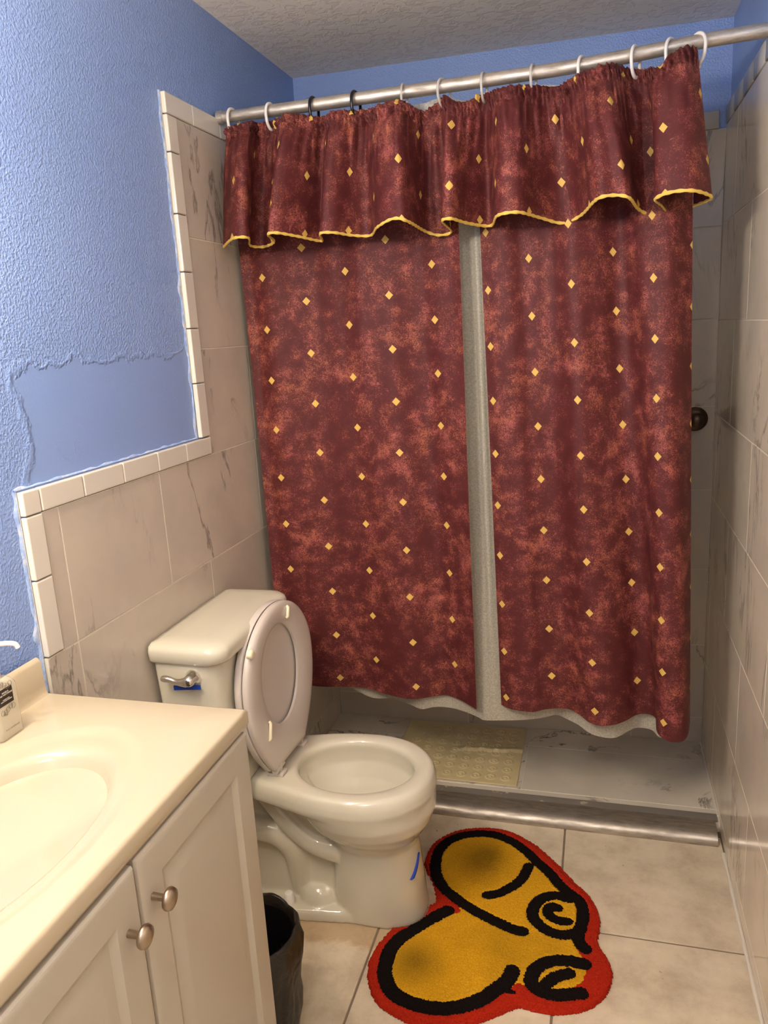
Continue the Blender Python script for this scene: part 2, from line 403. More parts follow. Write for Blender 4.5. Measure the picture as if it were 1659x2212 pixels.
# ------------------------------------------------------------------ camera
CAM = Vector((1.0196, -2.1082, 1.5406))
R_ = Vector((0.9626526799564731, 0.26493369007643763, -0.05576699413723642))
U_ = Vector((-0.007860500911781372, 0.23324331475021529, 0.9723866353718298))
F_ = Vector((-0.2706252580562951, 0.9356322439862865, -0.2266148135386333))
cd = bpy.data.cameras.new('camera'); cam = bpy.data.objects.new('camera', cd); COL.objects.link(cam)
cd.sensor_fit = 'VERTICAL'; cd.sensor_height = 24; cd.lens = 1663.67/2212*24; cd.clip_start = .02
cam.matrix_world = Matrix(((R_.x, U_.x, -F_.x, CAM.x), (R_.y, U_.y, -F_.y, CAM.y), (R_.z, U_.z, -F_.z, CAM.z), (0, 0, 0, 1)))
SC.camera = cam

# ------------------------------------------------------------------ room shell
W, D, YF = 1.378, .6208, -2.65
TT = .010          # tile thickness
ROWS = [0, .125, .405, .685, .965, 1.245, 1.525, 1.805, 2.085]
def tiles(bm, plane, c, sign, rects, g=.0012, bev=.0008):
    # rects (u0,u1,z0,z1): u is y for x-planes and x for y-planes; the tiles grow from plane value c towards sign
    for u0, u1, z0, z1 in rects:
        lo, hi = sorted((c, c+sign*TT))
        if plane == 'x': add_box(bm, lo, hi, u0+g, u1-g, z0+g, z1-g, bev, 1)
        elif plane == 'y': add_box(bm, u0+g, u1-g, lo, hi, z0+g, z1-g, bev, 1)
        else: add_box(bm, u0+g, u1-g, z0+g, z1-g, lo, hi, bev, 1)

# left wall: painted plaster, its tile face set at x = 0
bm = bmesh.new(); add_box(bm, -.12, -TT, YF, D+.12, 0, 2.46)
wl = struct(obj('wall_left', bm, 'blue', sm=0))
rects = []
def cut(y0, y1, z0, z1, cuts):
    ys = [y0]+[c for c in cuts if y0 < c < y1]+[y1]
    for a, b in zip(ys, ys[1:]): rects.append((a, b, z0, z1))
CA = [-.8689, -.5026, .04, .40]; CB = [-.8689, -.3037, .26]
for i in range(4):
    if ROWS[i+1] <= .97: cut(-.9615, D, ROWS[i], ROWS[i+1], CB if i % 2 else CA)
cut(-.9142, D, .965, 1.245, CA)
for i, r in enumerate(ROWS[5:8]): cut(-.2345, D, r, r+.28, [.30] if i % 2 else [.05])
bm = bmesh.new(); tiles(bm, 'x', -TT, 1, rects)
obj('wall_tiles', bm, 'marble', wl, sm=0)
bm = bmesh.new(); add_box(bm, -TT, -.0012, -.9605, D, 0, .966); add_box(bm, -TT, -.0012, -.9142, D, .966, 1.2455); add_box(bm, -TT, -.0012, -.2350, D, 1.2455, 2.085)
obj('grout_bed', bm, 'grout', wl, sm=0)
# bullnose border tiles
tb = bmesh.new()
def bull(y0, y1, z0, z1, edge):
    g = .0011
    y0 += g; y1 -= g; z0 += g; z1 -= g
    add_box(tb, -TT, .003, y0, y1, z0, z1, .0028, 3)
def vrun(y0, y1, zs, e):
    for a, b in zip(zs, zs[1:]): bull(y0, y1, a, b, e)
def hrun(ys, z0, z1, e):
    for a, b in zip(ys, ys[1:]): bull(a, b, z0, z1, e)
vrun(-.9620, -.9142, [.968, 1.122, 1.246], 'l')
hrun([-.9620, -.9142, -.785, -.645, -.503, -.369, -.2345], 1.246, 1.294, 't')
vrun(-.2830, -.2345, [1.295, 1.438, 1.578, 1.718, 1.857, 2.0, 2.086], 'l')
hrun([-.2830, -.150, .0, .15, .30, .45, D], 2.086, 2.137, 't')
t1 = struct(obj('trim_1', tb, 'trim_tile', sm=0))
# smeared caulk along the border
def bead(name, path, w, mat, parent, jit=.004, x=-TT):
    bm = bmesh.new(); P = catmull(path, 1); pts, Ln = resample([Vector(p) for p in path], int(40*len(path)))
    A = []
    for i, p in enumerate(pts):
        d = (pts[min(i+1, len(pts)-1)]-pts[max(i-1, 0)]).normalized(); nrm = Vector((0, -d.z, d.y))
        q = noise.noise(Vector((p.y*30, p.z*30, 1)))*jit; q2 = noise.noise(Vector((p.y*60, p.z*60, 5)))*jit*.5
        A.append([(x, p.y+nrm.y*(-w*.5), p.z+nrm.z*(-w*.5)), (x+.0025, p.y-nrm.y*w*.1, p.z-nrm.z*w*.1), (x+.0012+abs(q2)*.6, p.y+nrm.y*(w*.4+q), p.z+nrm.z*(w*.4+q)), (x-.001, p.y+nrm.y*(w*.8+q), p.z+nrm.z*(w*.8+q))])
    loft(bm, A, False, False, closed=False)
    return obj(name, bm, mat, parent)
bead('caulk_bead', [(0, -.9655, .90), (0, -.9655, 1.296)], .010, 'caulk', wl, .010)
bead('caulk_bead', [(0, -.9665, 1.297), (0, -.287, 1.297)], .004, 'caulk', wl, .006)
bead('caulk_bead', [(0, -.2875, 1.298), (0, -.2875, 2.137)], .009, 'caulk', wl, .009)
bead('grout_smear', [(0, -.2845, 1.44), (0, -.2845, 2.137)], .005, 'adhesive', wl, .006)
bead('grout_smear', [(0, -.9632, .97), (0, -.9632, 1.294)], .004, 'adhesive', wl, .005)

# back wall of the shower
bm = bmesh.new(); add_box(bm, -.12, W+.12, D+TT, D+.12, 0, 2.46)
wb = struct(obj('wall_back', bm, 'blue', sm=0))
rects = []
for i in range(8):
    cut(0, W, ROWS[i], ROWS[i+1], [.22, .83] if i % 2 else [.525, 1.135])
bm = bmesh.new(); tiles(bm, 'y', D+TT, -1, rects); obj('wall_tiles', bm, 'marble', wb, sm=0)
bm = bmesh.new(); add_box(bm, 0, W, D+.0012, D+TT, 0, 2.085); obj('grout_bed', bm, 'grout', wb, sm=0)
tb = bmesh.new()
for k in range(10):
    x0 = W-.02-(k+1)*.148
    if x0+.148 > 0: add_box(tb, max(x0, 0)+.001, x0+.147, D-.003, D+TT, 2.086, 2.137, .002, 1)
struct(obj('trim_2', tb, 'trim_grey', sm=50))

# right wall, polished tile to the same height
bm = bmesh.new(); add_box(bm, W+TT, W+.12, YF, D+.12, 0, 2.46)
wr = struct(obj('wall_right', bm, 'blue', sm=0))
RR = [0, .05, .345, .645, .945, 1.225, 1.52, 1.81, 2.095]
rects = []
for i in range(8):
    off = [-.03, -.255, -.05, -.36, -.05, -.30, .11, -.2][i]
    cs = sorted(off+.6*k for k in range(-5, 3))
    cut(YF, D, RR[i], RR[i+1], cs)
bm = bmesh.new(); tiles(bm, 'x', W+TT, -1, rects); obj('wall_tiles', bm, 'marble_gloss', wr, sm=0)
bm = bmesh.new(); add_box(bm, W+.0012, W+TT, YF, D, 0, 2.095); obj('grout_bed', bm, 'grout', wr, sm=0)
tb = bmesh.new(); y = D
while y > YF+.2:
    add_box(tb, W-.003, W+TT, y-.149, y-.001, 2.096, 2.147, .002, 1); y -= .15
struct(obj('trim_3', tb, 'trim_grey', sm=50))

# front wall with a closed door behind the camera
bm = bmesh.new()
add_box(bm, -.12, .50, YF-.1, YF, 0, 2.46); add_box(bm, 1.28, W+.12, YF-.1, YF, 0, 2.46); add_box(bm, .50, 1.28, YF-.1, YF, 2.03, 2.46)
struct(obj('wall_front', bm, 'blue', sm=0))
bm = bmesh.new(); add_box(bm, .50, 1.28, YF-.06, YF-.02, .005, 2.03)
for z0, z1 in ((.2, .9), (1.05, 1.85)):
    for x0, x1 in ((.60, .84), (.94, 1.18)): add_box(bm, x0, x1, YF-.022, YF-.012, z0, z1, .006, 2)
dr = struct(obj('door_1', bm, 'door_paint', sm=30))
bm = bmesh.new(); lathe(bm, [(.012, -.02), (.012, .02), (.028, .03), (.03, .05), (.018, .062)], (.56, YF-.01, 1.0), 'y'); obj('door_knob', bm, 'nickel', dr)

# ceiling, not quite level
bm = bmesh.new()
vs = [bm.verts.new((x, y, (2.4065+(2.389-2.4065)*(x/W)) + dz)) for x, y in ((-.12, YF-.1), (W+.12, YF-.1), (W+.12, D+.12), (-.12, D+.12)) for dz in (0, .1)]
for f in ((0, 2, 4, 6), (1, 7, 5, 3), (0, 1, 3, 2), (2, 3, 5, 4), (4, 5, 7, 6), (6, 7, 1, 0)): bm.faces.new([vs[i] for i in f])
struct(obj('ceiling', bm, 'ceiling', sm=0))

# floor tiles
bm = bmesh.new(); add_box(bm, -.12, W+.12, YF-.1, .14, -.08, -.003)
fl = struct(obj('floor', bm, 'grout_floor', sm=0))
xs = [0, .0, .4603, .9211, W]; xs = [-.0005, .4603, .9211, W]
ys = [YF, -2.1933, -1.7325, -1.2717, -.8109, -.3499, .110]
bm = bmesh.new()
for a, b in zip(xs, xs[1:]):
    for c, d in zip(ys, ys[1:]): add_box(bm, a+.0028, b-.0028, c+.0028, d-.0028, -.004, 0, .001, 1)
obj('floor_tiles', bm, 'floor_tile', fl, sm=0)
# pale grout line where floor meets right wall
bm = bmesh.new(); pts = [(W-.004, YF+i*.02, .001) for i in range(int((.06-YF)/.02))]
tube(bm, pts, [.005+.0022*noise.noise(Vector((0, p[1]*12, 3))) for p in pts], 8); obj('caulk_line', bm, 'adhesive', fl)

# raised shower floor
bm = bmesh.new(); add_box(bm, 0, W, .14, D, -.02, .0295)
sf = struct(obj('floor_shower', bm, 'grout', sm=0))
rects = []
for a, b in ((0, .17), (.17, .77), (.77, W)): rects.append((a, b, .205, .487)); rects.append((a, b, .487, D))
for a, b in ((0, .48), (.48, 1.088), (1.088, W)): rects.append((a, b, .176, .205))
bm = bmesh.new()
for a, b, c, d in rects: add_box(bm, a+.0012, b-.0012, c+.0012, d-.0012, .022, .0305, .0008, 1)
obj('floor_tiles', bm, 'marble_floor', sf, sm=0)
bm = bmesh.new(); tube(bm, [(W-.002, .17+i*.02, .031) for i in range(23)], .004, 8); obj('caulk_line', bm, 'adhesive', sf)

# metal threshold
th = thing('shower_threshold', 'worn rounded metal threshold running along the front of the shower floor', 'threshold', (.69, .11, 0))
bm = bmesh.new(); prof = []
y0, y1, zt = .060, .140, .034
prof = [(y0, .001), (y0-.001, .010), (y0+.003, .020), (y0+.011, .028), (y0+.024, .033), (y0+.045, .036), (y1, .0365), (y1, .02), (y1, .001)]
R = []
for x in [i*.02 for i in range(int(W/.02)+1)]: R.append([(min(x+.003, W-.006), y, z+.0006*noise.noise(Vector((x*9, y*30, 0)))) for y, z in prof])
loft(bm, R); obj('metal_nosing', bm, 'threshold_metal', th, 50)
bm = bmesh.new(); add_box(bm, .002, W-.006, .141, .1755, .002, .0355, .001, 1); o = obj('adhesive_strip', bm, 'strip', th); o['label'] = 'dark grey strip with patches of old adhesive'

# ------------------------------------------------------------------ shower rod and rings
RODP = [(.004, 0, 2.138), (.10, 0, 2.137), (.401, 0, 2.136), (.749, 0, 2.136), (.976, 0, 2.139), (1.22, 0, 2.152), (1.374, 0, 2.156)]
def rodz(x):
    for a, b in zip(RODP, RODP[1:]):
        if a[0] <= x <= b[0]: return a[2]+(b[2]-a[2])*(x-a[0])/(b[0]-a[0])
    return RODP[-1][2]
rod = thing('shower_curtain_rod', 'dull metal tension rod spanning the shower opening below the ceiling', 'curtain rod', (.69, 0, 2.14))
bm = bmesh.new(); tube(bm, catmull(RODP[1:], 10), .0157, 24); obj('rod_tube', bm, 'steel_rod', rod)
bm = bmesh.new(); tube(bm, [RODP[0], (.04, 0, 2.1375), (.108, 0, 2.137)], .0146, 24); tube(bm, [(.0015, 0, 2.138), (.018, 0, 2.138)], .0175, 24); obj('end_cap', bm, 'steel_rod', rod)
RX = [.045, .158, .281, .397, .527, .630, .732, .853, .969, 1.091, 1.170, 1.226]
kinds = ['white', 'white', 'black', 'black', 'clear', 'clear', 'clear', 'clear', 'white', 'white', 'white', 'white']
yaw = [.05, .1, .05, .1, .02, .36, .1, .14, .3, .36, .48, -.55]
ringlab = ['white ring at the left end of the rod, beside the tiled wall', 'second white ring from the left, just left of the black rings',
 'left one of the two black rings on the rod', 'right one of the two black rings on the rod',
 'clear ring just right of the black rings', 'tilted clear ring, second from the black rings', 'clear ring above the right side of the curtain gap', 'clear ring just left of the white rings on the right',
 'white ring on the right half, nearest to the clear rings', 'white ring second of the four on the right half', 'white ring just left of the raised curtain corner', 'rightmost white ring, over the raised corner of the curtain']
grp = {'white': 'white rings on the shower rod', 'black': 'black rings on the shower rod', 'clear': 'clear rings on the shower rod'}
matk = {'white': 'plastic_white', 'black': 'plastic_black', 'clear': 'ring_clear'}
for x, k, ya, lb in zip(RX, kinds, yaw, ringlab):
    zc = rodz(x)-.0125
    t = thing('curtain_ring', lb, 'curtain ring', (x, 0, zc), grp[k])
    bm = bmesh.new(); pts = []
    for i in range(45):
        a = math.radians(-118+330*i/44)   # open at the lower front, starts at the fabric
        rr = .0300 if math.sin(a) > -.3 else .0300+(-.3-math.sin(a))*.010
        pts.append((math.sin(ya)*math.cos(a)*-rr, -math.cos(a)*rr*math.cos(ya), math.sin(a)*rr))
    pts = [Vector(p)+Vector((x, 0, zc)) for p in pts]
    rad = [.0040 if k != 'clear' else .0034]*len(pts)
    for j in range(9): rad[j] = rad[j]*(1.35-.04*j)
    tube(bm, pts, rad, 10)
    obj('ring_loop', bm, matk[k], t)
    bm = bmesh.new(); add_box(bm, x+.006, x+.012, .018, .024, zc-.038, zc-.020, .001, 1); obj('liner_hook', bm, matk[k], t)

# ------------------------------------------------------------------ shower curtain
cur = thing('shower_curtain', 'burgundy mottled shower curtain with gold diamonds and a yellow-edged valance', 'shower curtain', (.64, 0, .43))
def sheet(name, rows, us, vs, mat, parent, sm=180, solid=.0):
    # rows[j][i] points; us per column, vs[j][i]
    bm = bmesh.new(); uvl = bm.loops.layers.uv.new('UVMap')
    V = [[bm.verts.new(p) for p in r] for r in rows]
    for j in range(len(V)-1):
        for i in range(len(V[0])-1):
            f = bm.faces.new((V[j][i], V[j+1][i], V[j+1][i+1], V[j][i+1]))
            for lp, (jj, ii) in zip(f.loops, ((j, i), (j+1, i), (j+1, i+1), (j, i+1))): lp[uvl].uv = (us[ii], vs[jj][ii])
    o = obj(name, bm, mat, parent, sm, fixn=False)
    if solid:
        md = o.modifiers.new('thickness', 'SOLIDIFY'); md.thickness = solid; md.offset = 0
    return o
def hang_panel(name, hem, xt0, xt1, ztop, mat, u0, yoff=0, n=150, m=60, topw=.007, wrk=.015):
    pts, Ln = resample(catmull(hem, 12), n)
    rows = []; vs = []; us = [Ln*i/(n-1) for i in range(n)]
    for j in range(m):
        t = j/(m-1); r = []; vv = []
        for i, p in enumerate(pts):
            f = i/(n-1)
            xt = xt0+(xt1-xt0)*f
            yt = topw*math.sin(2*PI*f*(n/150)*6.3+.8)+yoff*.3
            k = t**.38
            x = xt*(1-t)+p.x*t; y = yt*(1-k)+p.y*k+(yoff*k)
            z = ztop*(1-t)+p.z*t
            y += wrk*noise.noise(Vector((x*13, z*1.3, yoff*10+3)))*math.sin(PI*min(t*1.2, 1))
            y += .014*(1-t)+.0012*noise.noise(Vector((x*35, z*14, 9)))
            r.append((x, y, z)); vv.append(z)
        rows.append(r); vs.append(vv)
    return sheet(name, rows, us, vs, mat, cur)
LH = [(.030, .020, .447), (.055, .034, .446), (.103, .027, .445), (.166, .03, .442), (.225, .043, .440), (.301, .049, .438), (.368, .029, .434), (.431, .015, .431), (.476, .015, .431), (.529, .041, .432), (.572, .049, .433), (.619, .023, .431), (.668, -.019, .429)]
RH = [(.738, .011, .435), (.773, -.007, .432), (.831, -.011, .431), (.87, .007, .434), (.927, .016, .436), (.96, -.001, .433), (.993, -.036, .426), (1.028, -.048, .424), (1.063, -.039, .426), (1.094, -.017, .43), (1.126, .015, .435), (1.158, .019, .436), (1.175, .0, .434), (1.174, -.045, .423), (1.185, -.076, .419), (1.211, -.091, .416), (1.239, -.084, .417), (1.255, -.056, .423), (1.265, -.002, .432)]
MF1 = mat_fabric(.197, 0, .262, 'burgundy_fabric'); MF2 = mat_fabric(.020, -.006, .286, 'burgundy_fabric_right')
hang_panel('curtain_panel', LH, .012, .654, 2.06, MF1, 0)
hang_panel('curtain_panel', RH, .704, 1.222, 2.06, MF2, 0)
# valance
VALP = [(0.012, -0.066, 1.795), (0.078, -0.148, 1.802), (0.112, -0.164, 1.803), (0.124, -0.139, 1.801), (0.086, -0.051, 1.794), (0.11, -0.015, 1.792), (0.166, -0.07, 1.796), (0.189, -0.166, 1.803), (0.218, -0.168, 1.804), (0.253, -0.096, 1.798), (0.285, -0.024, 1.792), (0.315, -0.119, 1.799), (0.35, -0.115, 1.799), (0.382, -0.06, 1.795), (0.427, -0.037, 1.793), (0.473, -0.13, 1.8), (0.525, -0.168, 1.811), (0.558, -0.159, 1.803), (0.573, -0.018, 1.792), (0.608, -0.01, 1.781), (0.639, -0.01, 1.787), (0.637, -0.123, 1.8), (0.664, -0.143, 1.801), (0.692, -0.074, 1.796), (0.742, -0.013, 1.792), (0.775, -0.13, 1.8), (0.826, -0.143, 1.801), (0.869, -0.06, 1.795), (0.922, -0.01, 1.783), (0.968, -0.041, 1.794), (1.007, -0.168, 1.81), (1.047, -0.168, 1.814), (1.077, -0.168, 1.805), (1.102, -0.048, 1.794), (1.136, -0.01, 1.782), (1.168, -0.01, 1.782), (1.154, -0.06, 1.795), (1.133, -0.141, 1.801), (1.166, -0.168, 1.809), (1.214, -0.168, 1.807), (1.255, -0.115, 1.799), (1.253, -0.078, 1.796), (1.227, -0.026, 1.793)]
TOPZ = [(.031, 2.105), (.093, 2.100), (.155, 2.111), (.229, 2.107), (.307, 2.103), (.397, 2.105), (.473, 2.103), (.526, 2.104), (.575, 2.086), (.631, 2.108), (.677, 2.082), (.731, 2.106), (.794, 2.102), (.853, 2.106), (.906, 2.100), (.969, 2.109), (1.046, 2.122), (1.091, 2.115), (1.14, 2.097), (1.17, 2.122), (1.20, 2.134), (1.221, 2.133), (1.236, 2.113)]
def topz(x):
    if x <= TOPZ[0][0]: return TOPZ[0][1]
    for a, b in zip(TOPZ, TOPZ[1:]):
        if a[0] <= x <= b[0]:
            t = (x-a[0])/(b[0]-a[0]); t = t*t*(3-2*t); return a[1]+(b[1]-a[1])*t
    return TOPZ[-1][1]
n = 560
vp, VL = resample(catmull(VALP, 14), n)
def xtop(f): return .028+(1.238-.028)*f
rows = []; vs = []; m = 80; us = [VL*i/(n-1) for i in range(n)]
# align the gathered top with the folds underneath: blend arc-length fraction and hem x
for j in range(m):
    t = j/(m-1); r = []; vv = []
    for i, p in enumerate(vp):
        f = i/(n-1)
        xh = .028+(1.238-.028)*min(max(p.x/1.256, 0), 1)
        xt = .55*xtop(f)+.45*xh
        k = t**.55
        zt = topz(xt)
        gather = max(0, 1-abs(t-.11)/.09)
        head = max(0, 1-t/.16)
        ruf = (math.sin(us[i]*2*PI/.021+5*noise.noise(Vector((us[i]*18, t*4, 0))))*.0055+noise.noise(Vector((us[i]*85, t*30, 2)))*.016)*min(1, head*2.2)
        pucker = noise.noise(Vector((us[i]*42, t*2.2, 4)))*.026*max(0, 1-abs(t-.24)/.34)
        x = xt*(1-t)+p.x*t
        y = (-.014+.35*(p.y+.06))*(1-k)+p.y*k+ruf+pucker*.6+.006*gather-.004*head
        y += .006*noise.noise(Vector((us[i]*14, t*4, 7)))*(1-t)*min(1, t*5)
        z = zt*(1-t)+p.z*t + (noise.noise(Vector((us[i]*80, 0, 8)))*.004*head)
        r.append((x+.25*ruf, min(y, .004) if t < .3 else y, z)); vv.append(z)
    rows.append(r); vs.append(vv)
MF3 = mat_fabric(.11, .02, .262, 'burgundy_fabric_valance')
val = sheet('valance', rows, us, vs, MF3, cur, solid=.0015)
bm = bmesh.new(); hp, _ = resample([Vector(p) for p in rows[-1]], 700)
tube(bm, hp, [.0038+.0007*math.sin(i*1.1) for i in range(700)], 8, flat=.6); pp = obj('piping', bm, 'piping', val); pp['label'] = 'yellow edging tape'

# liner behind the curtain
LI = [(.03, .05, .47), (.10, .058, .462), (.20, .062, .44), (.285, .06, .405), (.324, .063, .392), (.385, .066, .392), (.446, .046, .388), (.485, .031, .384), (.52, .042, .387), (.573, .045, .388), (.619, .034, .385), (.666, .013, .38), (.689, .004, .377), (.77, .013, .38), (.82, .023, .382), (.86, .036, .385), (.897, .05, .389), (.926, .037, .386), (.96, .018, .381), (.986, -.004, .373), (1.009, -.015, .368), (1.045, -.02, .366), (1.071, -.014, .368), (1.1, .006, .377), (1.127, .026, .381), (1.166, .026, .378), (1.185, .004, .370), (1.206, -.005, .372)]
pts, Ln = resample(catmull(LI, 10), 200)
rows = []; vs = []
for j in range(60):
    t = j/59; r = []
    for i, p in enumerate(pts):
        f = i/199; xt = .035+(1.19-.035)*f
        dn = min(abs(xt-x) for x in RX); hang = .010*min(dn/.055, 1)
        zt = rodz(xt)-.017-hang+.012*noise.noise(Vector((xt*9, 0, 3)))
        yt = .030+.010*math.sin(xt*40)
        fold = -.016*math.exp(-((xt-.688)/.007)**2)+.006*math.sin(xt*70)
        x = xt*(1-t)+p.x*t; y = yt*(1-t)+p.y*t+.004*noise.noise(Vector((x*12, t*5, 1)))+fold*math.sin(PI*t)+.006*math.sin(PI*t)
        r.append((x, y+.012+.014*math.sin(PI*t), zt*(1-t)+p.z*t))
    rows.append(r); vs.append([q[2] for q in r])
o = sheet('shower_liner', rows, [i/199 for i in range(200)], vs, M['liner'], None)
tag(o, 'frosted translucent plastic liner hanging behind the burgundy curtain', 'shower liner')

# ------------------------------------------------------------------ toilet
TY = -.390
toi = thing('toilet', 'cream white two-piece toilet with its seat and lid raised', 'toilet', (.35, TY, 0))
bm = bmesh.new(); R = []
def S(z, cx, a, b, n=2.0, nb=None): R.append(sring(cx, TY, a, b, z, n, 72, nb))
for z_, cx_, a_, b_, n_ in ((0, .441, .132, .100, 2.4), (.012, .441, .132, .100, 2.4), (.03, .442, .130, .099, 2.4), (.10, .444, .124, .096, 2.4), (.18, .446, .118, .093, 2.4), (.235, .448, .114, .091, 2.4)):
    R.append([(x, y+.034*max(0, 1-z_/.30), z) for x, y, z in sring(cx_, TY, a_, b_, z_, n_, 72)])
S(.262, .447, .120, .100, 2.3); S(.285, .444, .142, .123, 2.2); S(.315, .439, .166, .147, 2.15); S(.345, .433, .182, .161, 2.05); S(.372, .426, .190, .168, 2.02)
def deck(z, e):
    out = []; cx = .422
    T = [(.028, .100), (.09, .108), (.16, .121), (.23, .140), (.30, .160), (.36, .171), (.422, .174)]
    for i in range(72):
        t = 2*PI*i/72; c, s_ = math.cos(t), math.sin(t)
        if c >= 0: out.append((cx+(.196-e)*c**.96, TY+math.copysign((.174-e)*abs(s_)**.96, s_), z))
        else:
            # walk back along the sides and across the rear edge
            q = math.asin(min(1, abs(s_)))/(PI/2)      # 1 at the widest, 0 at the very back
            if q > .22:
                x = .028+e+(.422-.028-e)*((q-.22)/.78)**.9
                for (xa, wa), (xb, wb_) in zip(T, T[1:]):
                    if xa <= x <= xb+1e-6: w = wa+(wb_-wa)*(x-xa)/(xb-xa); break
                else: w = T[0][1]
                out.append((x, TY+math.copysign(w-e, s_), z))
            else: out.append((.028+e, TY+math.copysign((.100-e)*q/.22, s_) , z))
    R.append(out)
deck(.386, .003); deck(.398, .0); deck(.418, .001); deck(.434, .006); deck(.4425, .016)
S(.443, .412, .168, .138, 2.05); S(.439, .407, .158, .124, 2.0); S(.428, .406, .154, .119, 2.0); S(.405, .406, .156, .121, 2.0); S(.38, .408, .153, .120, 2.0); S(.34, .410, .130, .102, 2.0); S(.30, .405, .098, .078, 2.0); S(.27, .395, .060, .05, 2.0); S(.255, .39, .03, .026, 2.0)
loft(bm, R)
bowl_solid = bm
# back deck, trapway, web and base plate, all one casting
def rbox(bm, x0, x1, y0, y1, z0, z1, bev): add_box(bm, x0, x1, y0, y1, z0, z1, bev, 4)
loft(bm, [[(x+e*(-1 if x > .3 else 1), y+e*(1 if y < TY else -1), z) for x, y in ((.085, -.478), (.20, -.478), (.30, -.466), (.40, -.452), (.40, TY+.11), (.085, TY+.12))] for z, e in ((0, 0), (.024, 0), (.032, .004), (.035, .012))])
rbox(bm, .10, .262, TY-.022, TY+.022, .02, .392, .008); rbox(bm, .25, .42, TY-.022, TY+.022, .02, .23, .008)
tube(bm, catmull([(.02, TY-.032, .232), (.12, TY-.032, .240), (.180, TY-.028, .228), (.216, TY-.020, .185), (.226, TY-.006, .11), (.228, TY+.004, .03)], 8), .036, 20)
tube(bm, catmull([(.12, TY-.04, .385), (.17, TY-.042, .335), (.225, TY-.042, .27), (.29, TY-.04, .222), (.36, TY-.036, .205)], 8), [.022+.0004*i for i in range(33)], 20)
tube(bm, catmull([(.215, TY-.006, .375), (.25, TY-.008, .325), (.295, TY-.006, .278), (.35, TY, .255)], 8), .046, 20)
R = [sring(.280, TY-.022, .055*s, .042*s, z, 2, 24) for z, s in ((.02, 1.0), (.045, .95), (.065, .75), (.078, .4))]; loft(bm, R)
bo = obj('bowl', bm, 'porcelain', toi)
md = bo.modifiers.new('cast', 'REMESH'); md.mode = 'VOXEL'; md.voxel_size = .0042; md.use_smooth_shade = True
md = bo.modifiers.new('glaze', 'SMOOTH'); md.factor = .5; md.iterations = 7
# water
bm = bmesh.new(); lathe(bm, [(.001, 0), (.062, 0)], (.397, TY, .2825), cap0=True, cap1=False)
mw = mat_clear('bowl_water', rgb(236, 230, 208), .02, .30); obj('water', bm, mw, toi)
# tank
def rrect(x0, x1, y0, y1, r, z, seg=8, bulge=0, endb=0):
    out = []
    for cx, cy, a0, rr in ((x1-r, y1-r, 0, r), (x0+.012, y1-.012, PI/2, .012), (x0+.012, y0+.012, PI, .012), (x1-r, y0+r, 1.5*PI, r)):
        for k in range(seg+1):
            a = a0+PI/2*k/seg; out.append([cx+rr*math.cos(a), cy+rr*math.sin(a), z])
    ym = (y0+y1)/2; h = (y1-y0)/2; xm = (x0+x1)/2; hx = (x1-x0)/2
    for p in out:
        if bulge and p[0] > xm: p[0] += bulge*(1-((p[1]-ym)/h)**2)
        if endb: p[1] += math.copysign(endb*(1-((p[0]-xm)/hx)**2), p[1]-ym)
    return out
bm = bmesh.new()
T0, T1 = -.648, -.250
R = []
for z, i in ((.446, .045), (.46, .038), (.60, .022), (.80, .004), (.822, .003)): R.append(rrect(.012, .176-i*.45, T0+i, T1-i, .030, z, 8, .012, .006))
loft(bm, R); tk = obj('tank', bm, 'porcelain', toi, 50)
bm = bmesh.new(); R = []
for z, i, r in ((.820, .004, .034), (.8215, -.002, .036), (.828, -.008, .038), (.850, -.010, .04), (.860, -.006, .038), (.866, .003, .034), (.870, .018, .028), (.8715, .05, .02)):
    R.append(rrect(.006+max(i, 0), .186-i, T0+i, T1-i, r, z, 8, .012, .008))
loft(bm, R); obj('tank_lid', bm, 'porcelain', toi, 60)
# flush lever on the tank end nearest the vanity
bm = bmesh.new(); tube(bm, catmull([(.120, T0-.022, .775), (.108, T0-.024, .774), (.090, T0-.024, .774), (.068, T0-.023, .779), (.048, T0-.022, .779)], 6), [.0105]*4+[.0105, .010, .009, .008]+[.007]*9+[.0075]*4+[.007]*3+[.006], 14) if False else tube(bm, catmull([(.112, T0-.022, .788), (.090, T0-.024, .787), (.066, T0-.023, .792), (.046, T0-.022, .792)], 6), [.0125, .012, .0115, .0105, .0095, .0085, .0078, .0073, .007, .007, .007, .0072, .0076, .008, .0082, .008, .0074, .0064, .004], 14)
lathe(bm, [(.019, 0), (.019, -.004), (.015, -.012), (.0135, -.026), (.010, -.033), (.004, -.036)], (.116, T0+.002, .790), 'y', 28)
obj('flush_lever', bm, 'chrome', toi, 60)
bm = bmesh.new(); R = [[(.066, T0-.0035, .757), (.066, T0-.0035, .769), (.066, T0-.0025, .769), (.066, T0-.0025, .757)], [(.136, T0-.0035, .764), (.136, T0-.0035, .775), (.136, T0-.0025, .775), (.136, T0-.0025, .764)]]; loft(bm, R)
o = obj('tape_strip', bm, 'tape', toi, 0); o['label'] = 'blue tape under the flush lever'
o.location.y -= .004
# blue tape on the front of the foot
bm = bmesh.new(); R = []
for t in range(9):
    f = t/8; z = .198-.052*f; y = -.392-.036*f
    cyy = TY+.034*(1-z/.30); az = .1265-.09*(z-.10); bz = .0962-.04*(z-.10)
    def sx(yy): return .4475+az*max(0, 1-(abs(yy-cyy)/bz)**2.4)**(1/2.4)
    for_ = [(sx(y-.004)+.0022, y-.004, z), (sx(y+.003)+.0022, y+.003, z+.002), (sx(y+.003)-.004, y+.003, z+.002), (sx(y-.004)-.004, y-.004, z)]
    R.append(for_)
loft(bm, R); o = obj('tape_strip', bm, 'tape', toi, 0); o['label'] = 'blue tape on the foot of the toilet'
